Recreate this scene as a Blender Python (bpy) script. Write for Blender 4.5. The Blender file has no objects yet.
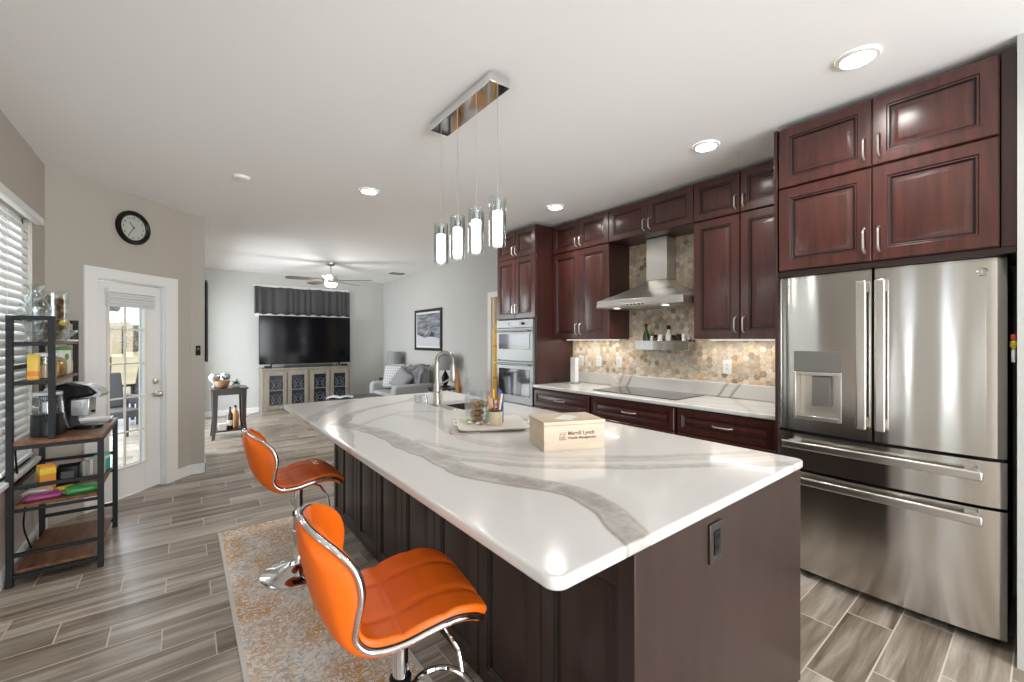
import bpy, bmesh, math, random
from math import radians as R, sin, cos, pi, sqrt, hypot
from mathutils import Vector, Matrix, noise
random.seed(7)
scene = bpy.context.scene
COL = scene.collection

# ------------------------------------------------------------------ camera, world, light, exposure
cam_d = bpy.data.cameras.new('camera'); cam = bpy.data.objects.new('camera', cam_d); COL.objects.link(cam)
cam.location = (0, 0, 1.40); cam.rotation_euler = (R(90), 0, R(-38))
cam_d.sensor_width = 36; cam_d.lens = 36*420/1024; cam_d.clip_start = .03; cam_d.clip_end = 300
cam_d.shift_y = -1/1024
scene.camera = cam
scene.view_settings.view_transform = 'Standard'; scene.view_settings.look = 'None'
scene.view_settings.gamma = 1; scene.view_settings.use_curve_mapping = False
scene.view_settings.exposure = 0.82
scene.cycles.max_bounces = 10; scene.cycles.diffuse_bounces = 5; scene.cycles.glossy_bounces = 5
scene.cycles.transmission_bounces = 8; scene.cycles.transparent_max_bounces = 24
scene.cycles.sample_clamp_indirect = 6; scene.cycles.caustics_reflective = False; scene.cycles.caustics_refractive = False
world = bpy.data.worlds.new('sky'); scene.world = world; world.use_nodes = True
bg = world.node_tree.nodes['Background']; bg.inputs[0].default_value = (.80, .89, 1, 1); bg.inputs[1].default_value = 1.5

def area(name, loc, direction, sx, sy, power, color=(1, 1, 1), spread=180):
    l = bpy.data.lights.new(name, 'AREA'); l.shape = 'RECTANGLE'; l.size = sx; l.size_y = sy
    l.energy = power; l.color = color; l.spread = R(spread)
    o = bpy.data.objects.new(name, l); COL.objects.link(o); o.location = loc
    o.rotation_euler = Vector(direction).to_track_quat('-Z', 'Z').to_euler()
    return o
DAY = (.95, .98, 1)
SIDE_SLOTS = ((-.36, .05), (.13, .15), (.70, .10), (.98, .04))   # unseen slots added in the left wall to streak the refrigerator with reflections
area('daylight_kitchen_window', (-1.02, 3.35, 1.42), (1, 0, 0), 1.8, 1.55, 18, DAY)
for y_, w_ in SIDE_SLOTS: area('streak_side_slot', (-.90, y_, 1.10), (1, 0, 0), w_, 1.96, 75*w_, DAY)  # lamps filling the added slots
area('fill_rear_opening', (1.4, -3.86, 1.2), (0, 1, 0), 3.4, 2.1, 165, DAY)  # unseen fill light added behind the camera
area('daylight_living_slider', (-.85, 7.75, 1.25), (1, 0, 0), 3.2, 2.2, 85, DAY)
area('hall_lamp', (4.75, 4.75, 1.5), (-1, 0, 0), .8, 1.4, 16, (1, .84, .60))  # unseen warm lamp inside the hallway, lights the view through the doorway

# ------------------------------------------------------------------ materials
MATS = {}
def nodes_of(m):
    return m.node_tree.nodes, m.node_tree.links
def mat(name, col, rough=.5, metal=0, coat=0, trans=0, ior=1.45, emit=None, es=0, spec=.5, bump=0, bscale=60, vary=0, vscale=(8, 8, 8), col2=None, sheen=0, aniso=0):
    if name in MATS: return MATS[name]
    m = bpy.data.materials.new(name); m.use_nodes = True; MATS[name] = m
    n, l = nodes_of(m); b = n['Principled BSDF']
    b.inputs['Base Color'].default_value = (*col, 1); b.inputs['Roughness'].default_value = rough
    b.inputs['Metallic'].default_value = metal; b.inputs['Coat Weight'].default_value = coat
    b.inputs['Coat Roughness'].default_value = .12
    b.inputs['Transmission Weight'].default_value = trans; b.inputs['IOR'].default_value = ior
    b.inputs['Specular IOR Level'].default_value = spec; b.inputs['Sheen Weight'].default_value = sheen
    b.inputs['Anisotropic'].default_value = aniso
    if emit: b.inputs['Emission Color'].default_value = (*emit, 1); b.inputs['Emission Strength'].default_value = es
    if col2 or vary:
        tc = n.new('ShaderNodeTexCoord'); mp = n.new('ShaderNodeMapping'); mp.inputs['Scale'].default_value = vscale
        nz = n.new('ShaderNodeTexNoise'); nz.inputs['Scale'].default_value = 1; nz.inputs['Detail'].default_value = 5
        l.new(tc.outputs['Object'], mp.inputs[0]); l.new(mp.outputs[0], nz.inputs['Vector'])
        rp = n.new('ShaderNodeValToRGB'); rp.color_ramp.elements[0].position = .3; rp.color_ramp.elements[1].position = .7
        c2 = col2 or tuple(min(1, c*(1+vary)) for c in col); c1 = col if col2 else tuple(c*(1-vary) for c in col)
        rp.color_ramp.elements[0].color = (*c1, 1); rp.color_ramp.elements[1].color = (*c2, 1)
        l.new(nz.outputs['Fac'], rp.inputs[0]); l.new(rp.outputs[0], b.inputs['Base Color'])
    if bump:
        tc = n.new('ShaderNodeTexCoord'); nz = n.new('ShaderNodeTexNoise'); nz.inputs['Scale'].default_value = bscale; nz.inputs['Detail'].default_value = 4
        bp = n.new('ShaderNodeBump'); bp.inputs['Strength'].default_value = bump; bp.inputs['Distance'].default_value = .002
        l.new(tc.outputs['Object'], nz.inputs['Vector']); l.new(nz.outputs['Fac'], bp.inputs['Height']); l.new(bp.outputs[0], b.inputs['Normal'])
    return m
def attr_mat(name, attr, stops, rough=.2, coat=0, spec=.5, fine=0):
    """colour ramp driven by a scalar pattern stored on the mesh"""
    m = bpy.data.materials.new(name); m.use_nodes = True; n, l = nodes_of(m); b = n['Principled BSDF']
    b.inputs['Roughness'].default_value = rough; b.inputs['Coat Weight'].default_value = coat; b.inputs['Specular IOR Level'].default_value = spec
    a = n.new('ShaderNodeAttribute'); a.attribute_name = attr
    src = a.outputs['Fac']
    if fine:
        tc = n.new('ShaderNodeTexCoord'); nz = n.new('ShaderNodeTexNoise'); nz.inputs['Scale'].default_value = 55; nz.inputs['Detail'].default_value = 5
        l.new(tc.outputs['Object'], nz.inputs['Vector'])
        s = n.new('ShaderNodeMath'); s.operation = 'SUBTRACT'; l.new(nz.outputs['Fac'], s.inputs[0]); s.inputs[1].default_value = .5
        k = n.new('ShaderNodeMath'); k.operation = 'MULTIPLY'; l.new(s.outputs[0], k.inputs[0]); k.inputs[1].default_value = fine
        k2 = n.new('ShaderNodeMath'); k2.operation = 'MULTIPLY'; l.new(k.outputs[0], k2.inputs[0]); l.new(src, k2.inputs[1])
        ad = n.new('ShaderNodeMath'); ad.operation = 'ADD'; l.new(src, ad.inputs[0]); l.new(k2.outputs[0], ad.inputs[1]); src = ad.outputs[0]
    rp = n.new('ShaderNodeValToRGB'); cr = rp.color_ramp
    while len(cr.elements) < len(stops): cr.elements.new(.5)
    for e, (p, c) in zip(cr.elements, stops): e.position = p; e.color = (*c, 1)
    l.new(src, rp.inputs[0]); l.new(rp.outputs[0], b.inputs['Base Color'])
    return m
def color_attr_mat(name, attr, rough=.35, bump=0):
    m = bpy.data.materials.new(name); m.use_nodes = True; n, l = nodes_of(m); b = n['Principled BSDF']
    b.inputs['Roughness'].default_value = rough
    a = n.new('ShaderNodeAttribute'); a.attribute_name = attr; tc = n.new('ShaderNodeTexCoord')
    nz = n.new('ShaderNodeTexNoise'); nz.inputs['Scale'].default_value = 45; nz.inputs['Detail'].default_value = 4
    l.new(tc.outputs['Object'], nz.inputs['Vector'])
    mx = n.new('ShaderNodeMix'); mx.data_type = 'RGBA'; mx.blend_type = 'OVERLAY'; mx.inputs[0].default_value = .55
    l.new(a.outputs['Color'], mx.inputs[6]); l.new(nz.outputs['Fac'], mx.inputs[7]); l.new(mx.outputs[2], b.inputs['Base Color'])
    return m
def thin_glass(name, tint=(1, 1, 1), refl=.9, rough=0.02):
    m = bpy.data.materials.new(name); m.use_nodes = True; n, l = nodes_of(m); n.remove(n['Principled BSDF'])
    t = n.new('ShaderNodeBsdfTransparent'); t.inputs[0].default_value = (*tint, 1)
    g = n.new('ShaderNodeBsdfGlossy'); g.inputs['Roughness'].default_value = rough
    f = n.new('ShaderNodeLayerWeight'); f.inputs[0].default_value = .5
    p = n.new('ShaderNodeMath'); p.operation = 'POWER'; p.inputs[1].default_value = 2.3; l.new(f.outputs['Facing'], p.inputs[0])
    k = n.new('ShaderNodeMath'); k.operation = 'MULTIPLY_ADD'; k.inputs[1].default_value = refl*.85; k.inputs[2].default_value = .045*refl; l.new(p.outputs[0], k.inputs[0])
    mx = n.new('ShaderNodeMixShader'); l.new(k.outputs[0], mx.inputs[0]); l.new(t.outputs[0], mx.inputs[1]); l.new(g.outputs[0], mx.inputs[2])
    l.new(mx.outputs[0], n['Material Output'].inputs[0]); return m

def wood_grain(name, c1, c2, rough, coat, scale=(14, 14, 1.2), spec=.5):
    m = bpy.data.materials.new(name); m.use_nodes = True; n, l = nodes_of(m); b = n['Principled BSDF']
    tc = n.new('ShaderNodeTexCoord'); mp = n.new('ShaderNodeMapping'); mp.inputs['Scale'].default_value = scale
    nz = n.new('ShaderNodeTexNoise'); nz.inputs['Scale'].default_value = 2.2; nz.inputs['Detail'].default_value = 7; nz.inputs['Distortion'].default_value = .6
    l.new(tc.outputs['Object'], mp.inputs[0]); l.new(mp.outputs[0], nz.inputs['Vector'])
    rp = n.new('ShaderNodeValToRGB'); rp.color_ramp.elements[0].position = .28; rp.color_ramp.elements[1].position = .72
    rp.color_ramp.elements[0].color = (*c1, 1); rp.color_ramp.elements[1].color = (*c2, 1)
    l.new(nz.outputs['Fac'], rp.inputs[0]); l.new(rp.outputs[0], b.inputs['Base Color'])
    b.inputs['Roughness'].default_value = rough; b.inputs['Coat Weight'].default_value = coat; b.inputs['Coat Roughness'].default_value = .2; b.inputs['Specular IOR Level'].default_value = spec
    return m

def floor_material():
    m = bpy.data.materials.new('wood_look_tile'); m.use_nodes = True; n, l = nodes_of(m); b = n['Principled BSDF']
    tc = n.new('ShaderNodeTexCoord'); sp = n.new('ShaderNodeSeparateXYZ'); l.new(tc.outputs['Object'], sp.inputs[0])
    def M(op, a, bb=None, c=None):
        k = n.new('ShaderNodeMath'); k.operation = op
        for i, v in enumerate((a, bb, c)):
            if v is None: continue
            if isinstance(v, (int, float)): k.inputs[i].default_value = v
            else: l.new(v, k.inputs[i])
        return k.outputs[0]
    PW, PL = .182, .595
    yr = M('DIVIDE', M('SUBTRACT', sp.outputs[1], 2.737-PW/2), PW); row = M('FLOOR', yr); fy = M('SUBTRACT', yr, row)
    xr = M('DIVIDE', M('ADD', M('ADD', sp.outputs[0], .279), M('MULTIPLY', row, .198)), PL); colx = M('FLOOR', xr); fx = M('SUBTRACT', xr, colx)
    ex = M('MULTIPLY', M('MINIMUM', fx, M('SUBTRACT', 1, fx)), PL); ey = M('MULTIPLY', M('MINIMUM', fy, M('SUBTRACT', 1, fy)), PW)
    e = M('MINIMUM', ex, ey); grout = M('LESS_THAN', e, .0028)
    cb = n.new('ShaderNodeCombineXYZ'); l.new(colx, cb.inputs[0]); l.new(row, cb.inputs[1])
    wn = n.new('ShaderNodeTexWhiteNoise'); wn.noise_dimensions = '2D'; l.new(cb.outputs[0], wn.inputs['Vector'])
    # streaks along the plank
    c2 = n.new('ShaderNodeCombineXYZ')
    l.new(M('ADD', M('MULTIPLY', sp.outputs[0], 1.3), M('MULTIPLY', wn.outputs['Value'], 37)), c2.inputs[0])
    l.new(M('ADD', M('MULTIPLY', sp.outputs[1], 15), M('MULTIPLY', wn.outputs['Value'], 91)), c2.inputs[1])
    nz = n.new('ShaderNodeTexNoise'); nz.inputs['Scale'].default_value = 1; nz.inputs['Detail'].default_value = 5; nz.inputs['Distortion'].default_value = .8
    l.new(c2.outputs[0], nz.inputs['Vector'])
    c3 = n.new('ShaderNodeCombineXYZ')
    l.new(M('MULTIPLY', sp.outputs[0], 6), c3.inputs[0]); l.new(M('ADD', M('MULTIPLY', sp.outputs[1], 120), M('MULTIPLY', wn.outputs['Value'], 50)), c3.inputs[1])
    nf = n.new('ShaderNodeTexNoise'); nf.inputs['Scale'].default_value = 1; nf.inputs['Detail'].default_value = 3; l.new(c3.outputs[0], nf.inputs['Vector'])
    v = M('ADD', M('MULTIPLY', nz.outputs['Fac'], 1.0), M('MULTIPLY', M('SUBTRACT', wn.outputs['Value'], .5), .26))
    v = M('ADD', v, M('MULTIPLY', M('SUBTRACT', nf.outputs['Fac'], .5), .22))
    rp = n.new('ShaderNodeValToRGB'); cr = rp.color_ramp
    stops = [(.20, (.115, .084, .060)), (.37, (.215, .170, .130)), (.50, (.295, .248, .203)), (.64, (.41, .357, .300)), (.82, (.60, .53, .455))]
    while len(cr.elements) < len(stops): cr.elements.new(.5)
    for el, (p, c) in zip(cr.elements, stops): el.position = p; el.color = (*c, 1)
    l.new(v, rp.inputs[0])
    mx = n.new('ShaderNodeMix'); mx.data_type = 'RGBA'; l.new(grout, mx.inputs[0]); l.new(rp.outputs[0], mx.inputs[6]); mx.inputs[7].default_value = (.58, .52, .45, 1)
    l.new(mx.outputs[2], b.inputs['Base Color'])
    l.new(M('ADD', M('MULTIPLY', grout, .4), .30), b.inputs['Roughness'])
    bp = n.new('ShaderNodeBump'); bp.inputs['Strength'].default_value = .35; bp.inputs['Distance'].default_value = .002
    l.new(M('SUBTRACT', M('MULTIPLY', nf.outputs['Fac'], .25), grout), bp.inputs['Height']); l.new(bp.outputs[0], b.inputs['Normal'])
    return m
def rug_material():
    m = bpy.data.materials.new('distressed_rug'); m.use_nodes = True; n, l = nodes_of(m); b = n['Principled BSDF']
    tc = n.new('ShaderNodeTexCoord')
    def N(scale, det, dist):
        k = n.new('ShaderNodeTexNoise'); k.inputs['Scale'].default_value = scale; k.inputs['Detail'].default_value = det; k.inputs['Distortion'].default_value = dist
        l.new(tc.outputs['Object'], k.inputs['Vector']); return k.outputs['Fac']
    def ramp(src, stops, const=False):
        rp = n.new('ShaderNodeValToRGB'); cr = rp.color_ramp
        if const: cr.interpolation = 'CONSTANT'
        while len(cr.elements) < len(stops): cr.elements.new(.5)
        for el, (p, c) in zip(cr.elements, stops): el.position = p; el.color = (*c, 1)
        l.new(src, rp.inputs[0]); return rp.outputs[0]
    scroll = ramp(N(30, 3, 2.2), [(.41, (0, 0, 0)), (.455, (1, 1, 1)), (.545, (1, 1, 1)), (.59, (0, 0, 0))])
    patch = ramp(N(3.2, 3, .5), [(.36, (.15, .15, .15)), (.58, (1, 1, 1))])
    base = ramp(N(48, 6, 1), [(.38, (.46, .47, .49)), (.47, (.72, .69, .64)), (.60, (.84, .80, .73))])
    mu = n.new('ShaderNodeMix'); mu.data_type = 'RGBA'; mu.blend_type = 'MULTIPLY'; mu.inputs[0].default_value = 1
    l.new(scroll, mu.inputs[6]); l.new(patch, mu.inputs[7])
    mx = n.new('ShaderNodeMix'); mx.data_type = 'RGBA'; l.new(mu.outputs[2], mx.inputs[0]); l.new(base, mx.inputs[6]); mx.inputs[7].default_value = (.60, .30, .10, 1)
    # paler woven border
    sp = n.new('ShaderNodeSeparateXYZ'); l.new(tc.outputs['Object'], sp.inputs[0])
    a = n.new('ShaderNodeMath'); a.operation = 'ABSOLUTE'; l.new(sp.outputs[0], a.inputs[0])
    g = n.new('ShaderNodeMath'); g.operation = 'GREATER_THAN'; l.new(a.outputs[0], g.inputs[0]); g.inputs[1].default_value = .285
    m2 = n.new('ShaderNodeMix'); m2.data_type = 'RGBA'; l.new(g.outputs[0], m2.inputs[0]); l.new(mx.outputs[2], m2.inputs[6]); m2.inputs[7].default_value = (.62, .59, .54, 1)
    l.new(m2.outputs[2], b.inputs['Base Color']); b.inputs['Roughness'].default_value = .95
    bp = n.new('ShaderNodeBump'); bp.inputs['Strength'].default_value = .4; bp.inputs['Distance'].default_value = .003
    l.new(N(220, 2, 0), bp.inputs['Height']); l.new(bp.outputs[0], b.inputs['Normal'])
    return m
def steel_material(name, col, rough, wav, aniso=.6):
    m = mat(name, col, rough, 1); n, l = nodes_of(m); b = n['Principled BSDF']
    tc = n.new('ShaderNodeTexCoord'); mp = n.new('ShaderNodeMapping'); mp.inputs['Scale'].default_value = (3, 3, 160)
    nz = n.new('ShaderNodeTexNoise'); nz.inputs['Scale'].default_value = 4; l.new(tc.outputs['Object'], mp.inputs[0]); l.new(mp.outputs[0], nz.inputs['Vector'])
    mp2 = n.new('ShaderNodeMapping'); mp2.inputs['Scale'].default_value = (7, 7, .9)
    n2 = n.new('ShaderNodeTexNoise'); n2.inputs['Scale'].default_value = 1; n2.inputs['Detail'].default_value = 1; l.new(tc.outputs['Object'], mp2.inputs[0]); l.new(mp2.outputs[0], n2.inputs['Vector'])
    b1 = n.new('ShaderNodeBump'); b1.inputs['Strength'].default_value = wav; b1.inputs['Distance'].default_value = .012; l.new(n2.outputs['Fac'], b1.inputs['Height'])
    b2 = n.new('ShaderNodeBump'); b2.inputs['Strength'].default_value = .02; b2.inputs['Distance'].default_value = .001
    l.new(nz.outputs['Fac'], b2.inputs['Height']); l.new(b1.outputs[0], b2.inputs['Normal']); l.new(b2.outputs[0], b.inputs['Normal'])
    b.inputs['Anisotropic'].default_value = aniso; b.inputs['Anisotropic Rotation'].default_value = .25
    tg = n.new('ShaderNodeTangent'); tg.direction_type = 'RADIAL'; tg.axis = 'Z'; l.new(tg.outputs[0], b.inputs['Tangent'])
    return m

cherry = wood_grain('dark_cherry_wood', (.038, .0100, .0078), (.086, .0215, .0155), .28, .42)
espresso = wood_grain('island_wood', (.024, .0125, .0105), (.040, .0205, .0165), .32, .0, spec=.42)
cab_dark = mat('cabinet_carcass', (.028, .014, .012), .45)
steel = steel_material('stainless_steel', (.58, .56, .53), .17, .24, .9)
hood_steel = mat('hood_steel', (.66, .65, .63), .34, 1)
oven_steel = mat('oven_steel', (.36, .37, .37), .42, 1)
tap_nickel = mat('brushed_nickel', (.50, .47, .43), .34, 1)
steel_plain = mat('satin_nickel', (.66, .63, .59), .28, 1)
chrome = mat('chrome', (.82, .82, .83), .06, 1)
wall_k = mat('kitchen_wall_paint', (.45, .415, .37), .85)
wall_l = mat('living_wall_paint', (.52, .525, .505), .85)
ceil_m = mat('ceiling_paint', (.91, .905, .90), .9)
white_p = mat('white_trim_paint', (.78, .78, .77), .4)
black_m = mat('black_metal', (.012, .0125, .014), .5, spec=.3)
black_p = mat('black_plastic', (.006, .006, .0065), .32, spec=.3)
glaze = mat('dark_glaze', (.010, .005, .0045), .4)
cherry_side = wood_grain('cherry_side', (.026, .0085, .0065), (.052, .0145, .011), .32, .2)
orange = mat('orange_leather', (.70, .125, .007), .40, bump=.15, bscale=220, spec=.35)
white_g = mat('white_plastic', (.82, .82, .81), .3)
black_glass = mat('black_glass', (.008, .008, .010), .05, coat=.5)
oak_dark = wood_grain('rustic_brown_board', (.085, .032, .014), (.21, .095, .045), .45, .0, (14, 3, 14), spec=.35)
pale_wood = wood_grain('pale_birch', (.52, .41, .30), (.62, .51, .39), .55, 0, (3, 3, 18))
greywash = wood_grain('greywashed_wood', (.185, .16, .125), (.285, .25, .20), .6, 0, (10, 10, 1.5))
dark_wood = wood_grain('dark_walnut', (.020, .010, .007), (.036, .019, .013), .35, .2)
grey_fab = mat('light_grey_fabric', (.36, .37, .375), .95, bump=.3, bscale=300)
glass = thin_glass('clear_glass', (.93, .955, .955), 1.0)
pane_g = thin_glass('window_glass', (.97, .98, .98), .7)
quartz = attr_mat('white_quartz', 'vein', [(0, (.68, .67, .65)), (.25, (.60, .58, .55)), (.6, (.43, .405, .375)), (1, (.33, .305, .28))], .13, .2, fine=.9)

# ------------------------------------------------------------------ mesh helpers
class MB:
    def __init__(s): s.v = []; s.f = []; s.mi = []; s.cur = 0
    def add(s, vs, fs):
        o = len(s.v); s.v += [tuple(p) for p in vs]; s.f += [tuple(i+o for i in f) for f in fs]; s.mi += [s.cur]*len(fs); return s
    def box(s, x0, x1, y0, y1, z0, z1):
        return s.add([(x0, y0, z0), (x1, y0, z0), (x1, y1, z0), (x0, y1, z0), (x0, y0, z1), (x1, y0, z1), (x1, y1, z1), (x0, y1, z1)],
                     [(0, 3, 2, 1), (4, 5, 6, 7), (0, 1, 5, 4), (1, 2, 6, 5), (2, 3, 7, 6), (3, 0, 4, 7)])
    def hexa(s, bot, top):
        return s.add(list(bot)+list(top), [(0, 3, 2, 1), (4, 5, 6, 7), (0, 1, 5, 4), (1, 2, 6, 5), (2, 3, 7, 6), (3, 0, 4, 7)])
    def lathe(s, prof, n=24, c=(0, 0, 0), cap=True, axis='z'):
        vs = []; fs = []
        for r, z in prof:
            for k in range(n):
                a = 2*pi*k/n; p = (r*cos(a), r*sin(a), z)
                if axis == 'x': p = (p[2], p[0], p[1])
                if axis == 'y': p = (p[1], p[2], p[0])
                vs.append((c[0]+p[0], c[1]+p[1], c[2]+p[2]))
        for i in range(len(prof)-1):
            for k in range(n):
                k2 = (k+1) % n; fs.append((i*n+k, i*n+k2, (i+1)*n+k2, (i+1)*n+k))
        if cap:
            fs.append(tuple(range(n-1, -1, -1))); b = (len(prof)-1)*n; fs.append(tuple(b+k for k in range(n)))
        return s.add(vs, fs)
    def cyl(s, c, r, z0, z1, n=24, r2=None): return s.lathe([(r, z0), (r if r2 is None else r2, z1)], n, (c[0], c[1], 0))
    def tube(s, pts, r, n=8, closed=False):
        pts = [Vector(p) for p in pts]; N = len(pts); vs = []; fs = []
        rr = r if isinstance(r, (list, tuple)) else [r]*N
        up = None
        for i, p in enumerate(pts):
            if closed: t = pts[(i+1) % N]-pts[i-1]
            else: t = pts[min(i+1, N-1)]-pts[max(i-1, 0)]
            t.normalize()
            if up is None:
                up = Vector((0, 0, 1)) if abs(t.z) < .9 else Vector((1, 0, 0))
            a = t.cross(up)
            if a.length < 1e-4: a = t.cross(Vector((0, 1, 0)))
            a.normalize(); b = a.cross(t).normalized(); up = b
            for k in range(n):
                th = 2*pi*k/n; vs.append(p+a*(rr[i]*cos(th))+b*(rr[i]*sin(th)))
        for i in range(N if closed else N-1):
            j = (i+1) % N
            for k in range(n):
                k2 = (k+1) % n; fs.append((i*n+k, j*n+k, j*n+k2, i*n+k2))
        if not closed:
            fs.append(tuple(range(n))); fs.append(tuple((N-1)*n+k for k in range(n-1, -1, -1)))
        return s.add(vs, fs)
    def bar(s, a, b, w, h=None):
        """square bar between two points"""
        a = Vector(a); b = Vector(b); t = (b-a).normalized(); h = h or w
        up = Vector((0, 0, 1)) if abs(t.z) < .9 else Vector((0, 1, 0))
        x = t.cross(up).normalized()*w/2; y = x.cross(t).normalized()*h/2
        return s.hexa([a-x-y, a+x-y, a+x+y, a-x+y], [b-x-y, b+x-y, b+x+y, b-x+y])
    def prism(s, poly, z0, z1, f=None):
        n = len(poly); f = f or (lambda x, y, z: (x, y, z))
        return s.add([f(x, y, z0) for x, y in poly]+[f(x, y, z1) for x, y in poly],
                     [tuple(range(n-1, -1, -1)), tuple(range(n, 2*n))]+[(i, (i+1) % n, n+(i+1) % n, n+i) for i in range(n)])
    def rings(s, loops, cap0=True, cap1=True):
        n = len(loops[0]); vs = [p for L in loops for p in L]; fs = []
        for i in range(len(loops)-1):
            for k in range(n):
                k2 = (k+1) % n; fs.append((i*n+k, i*n+k2, (i+1)*n+k2, (i+1)*n+k))
        if cap0: fs.append(tuple(range(n-1, -1, -1)))
        if cap1: fs.append(tuple((len(loops)-1)*n+k for k in range(n)))
        return s.add(vs, fs)
    def grid(s, P, nu, nv, wrap=False):
        """P[i][j]"""
        vs = [P[i][j] for i in range(nu) for j in range(nv)]
        return s.add(vs, [(i*nv+j, i*nv+j+1, (i+1)*nv+j+1, (i+1)*nv+j) for i in range(nu-1) for j in range(nv-1)])
    def build(s, name, m, parent=None, bevel=0, seg=2, loc=(0, 0, 0), rotz=0, smooth=40, subsurf=0, solid=0, fix=True):
        me = bpy.data.meshes.new(name); me.from_pydata(s.v, [], s.f)
        ms = m if isinstance(m, (list, tuple)) else [m]
        for k in ms: me.materials.append(k)
        if len(ms) > 1: me.polygons.foreach_set('material_index', s.mi)
        if fix:
            bm = bmesh.new(); bm.from_mesh(me); bmesh.ops.recalc_face_normals(bm, faces=bm.faces); bm.to_mesh(me); bm.free()
        me.update()
        if smooth:
            me.shade_smooth()
            if smooth < 180: me.set_sharp_from_angle(angle=R(smooth))
        o = bpy.data.objects.new(name, me); COL.objects.link(o); o.location = loc; o.rotation_euler = (0, 0, rotz)
        if parent: o.parent = parent
        if solid:
            md = o.modifiers.new('solid', 'SOLIDIFY'); md.thickness = solid; md.offset = 0
        if bevel:
            md = o.modifiers.new('bevel', 'BEVEL'); md.width = bevel; md.segments = seg; md.limit_method = 'ANGLE'; md.angle_limit = R(40)
        if subsurf:
            md = o.modifiers.new('sub', 'SUBSURF'); md.levels = subsurf; md.render_levels = subsurf
        return o
def thing(name, label, cat, loc=(0, 0, 0), rotz=0, group=None):
    o = bpy.data.objects.new(name, None); COL.objects.link(o); o.location = loc; o.rotation_euler = (0, 0, rotz)
    o.empty_display_size = .1
    return tag(o, label, cat, group)
def tag(o, label, cat, group=None):
    o['label'] = label; o['category'] = cat
    if group: o['group'] = group
    return o
def struct(o): o['kind'] = 'structure'; return o
def box(name, m, x0, x1, y0, y1, z0, z1, parent=None, bevel=0, seg=2, **k):
    return MB().box(x0, x1, y0, y1, z0, z1).build(name, m, parent, bevel, seg, **k)
def copy_tree(o, parent=None):
    c = o.copy(); COL.objects.link(c)
    if parent: c.parent = parent
    for ch in list(o.children): copy_tree(ch, c)
    return c
def text_mesh(name, body, size, m, parent, mtx, align='LEFT', depth=.0004):
    cu = bpy.data.curves.new(name, 'FONT'); cu.body = body; cu.size = size; cu.align_x = align; cu.extrude = depth; cu.offset = size*.016
    t = bpy.data.objects.new(name, cu); COL.objects.link(t)
    me = bpy.data.meshes.new_from_object(t.evaluated_get(bpy.context.evaluated_depsgraph_get()))
    bpy.data.objects.remove(t); me.transform(mtx); me.materials.clear(); me.materials.append(m)
    o = bpy.data.objects.new(name, me); COL.objects.link(o); o.parent = parent
    return o
KR = -pi/2   # things on the kitchen wall: local -y looks into the room, local x runs towards smaller Y

# ------------------------------------------------------------------ the setting
H = 2.70
struct(box('floor', floor_material(), -.95, 5.2, -4.0, 9.6, -.1, 0))
struct(box('ceiling', ceil_m, -1.2, 5.2, -4.1, 9.6, H, H+.12))
mb = MB()   # left wall with a window opening and the added light slots beside the camera
XL = -.815; t_ = .14
ys_ = -4
for y_, w_ in SIDE_SLOTS: mb.box(XL-t_, XL, ys_, y_-w_/2, 0, H); mb.box(XL-t_, XL, y_-w_/2, y_+w_/2, 0, .12); mb.box(XL-t_, XL, y_-w_/2, y_+w_/2, 2.08, H); ys_ = y_+w_/2
for (y0, y1, z0, z1) in [(ys_, 2.45, 0, H), (2.45, 4.27, 0, .60), (2.45, 4.27, 2.22, H), (4.27, 4.72, 0, H)]:
    mb.box(XL-t_, XL, y0, y1, z0, z1)
struct(mb.build('wall_left', wall_k))
# diagonal wall with the door: s runs along it from its left end
DA = Vector((-.806, 4.61, 0)); DL = 1.254; DU = Vector((.873, .90, 0)).normalized(); DN = Vector((DU.y, -DU.x, 0))
def dw(s, n, z): return DA+DU*s+DN*n+Vector((0, 0, z))
def dbox(mb, s0, s1, n0, n1, z0, z1):
    return mb.hexa([dw(s0, n0, z0), dw(s1, n0, z0), dw(s1, n1, z0), dw(s0, n1, z0)], [dw(s0, n0, z1), dw(s1, n0, z1), dw(s1, n1, z1), dw(s0, n1, z1)])
mb = MB(); S0, S1, ZT = .325, .955, 1.925
dbox(mb, -.02, S0, -.14, 0, 0, H); dbox(mb, S1, DL, -.14, 0, 0, H); dbox(mb, S0, S1, -.14, 0, ZT, H)
struct(mb.build('wall_diagonal', wall_k))
cx, cy = DA.x+DU.x*DL, DA.y+DU.y*DL
mb = MB(); mb.box(cx-.12, .17, cy, 6.45, 0, H); mb.box(.03, .17, 6.45, 9.4, 2.15, H); mb.box(.03, .17, 9.05, 9.4, 0, 2.15)
struct(mb.build('wall_living_left', wall_l))
struct(box('wall_corner', wall_k, cx-.02, .173, cy-.012, cy, 0, H))
struct(box('wall_living_back', wall_l, 0, 3.75, 9.4, 9.55, 0, H))
XR = 3.60
mb = MB()
for (y0, y1, z0, z1) in [(-4, 4.16, 0, H), (4.16, 5.09, 2.03, H), (5.09, 9.4, 0, H)]: mb.box(XR, XR+.13, y0, y1, z0, z1)
struct(mb.build('wall_right', wall_l))
struct(box('wall_return', wall_l, 2.80, XR, -.12, .085, 0, H))
mb = MB(); mb.box(-.95, -.3, -4.1, -4.0, 0, H); mb.box(3.1, 3.73, -4.1, -4.0, 0, H); mb.box(-.3, 3.1, -4.1, -4, 2.3, H)
struct(mb.build('wall_rear', wall_k))
mb = MB(); mb.box(XR+1.3, XR+1.4, 3.9, 5.6, 0, H); mb.box(XR+.13, XR+1.3, 3.9, 4.0, 0, H); mb.box(XR+.13, XR+1.3, 5.5, 5.6, 0, H)
struct(mb.build('wall_hallway', mat('hall_paint', (.62, .53, .42), .85)))
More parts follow.
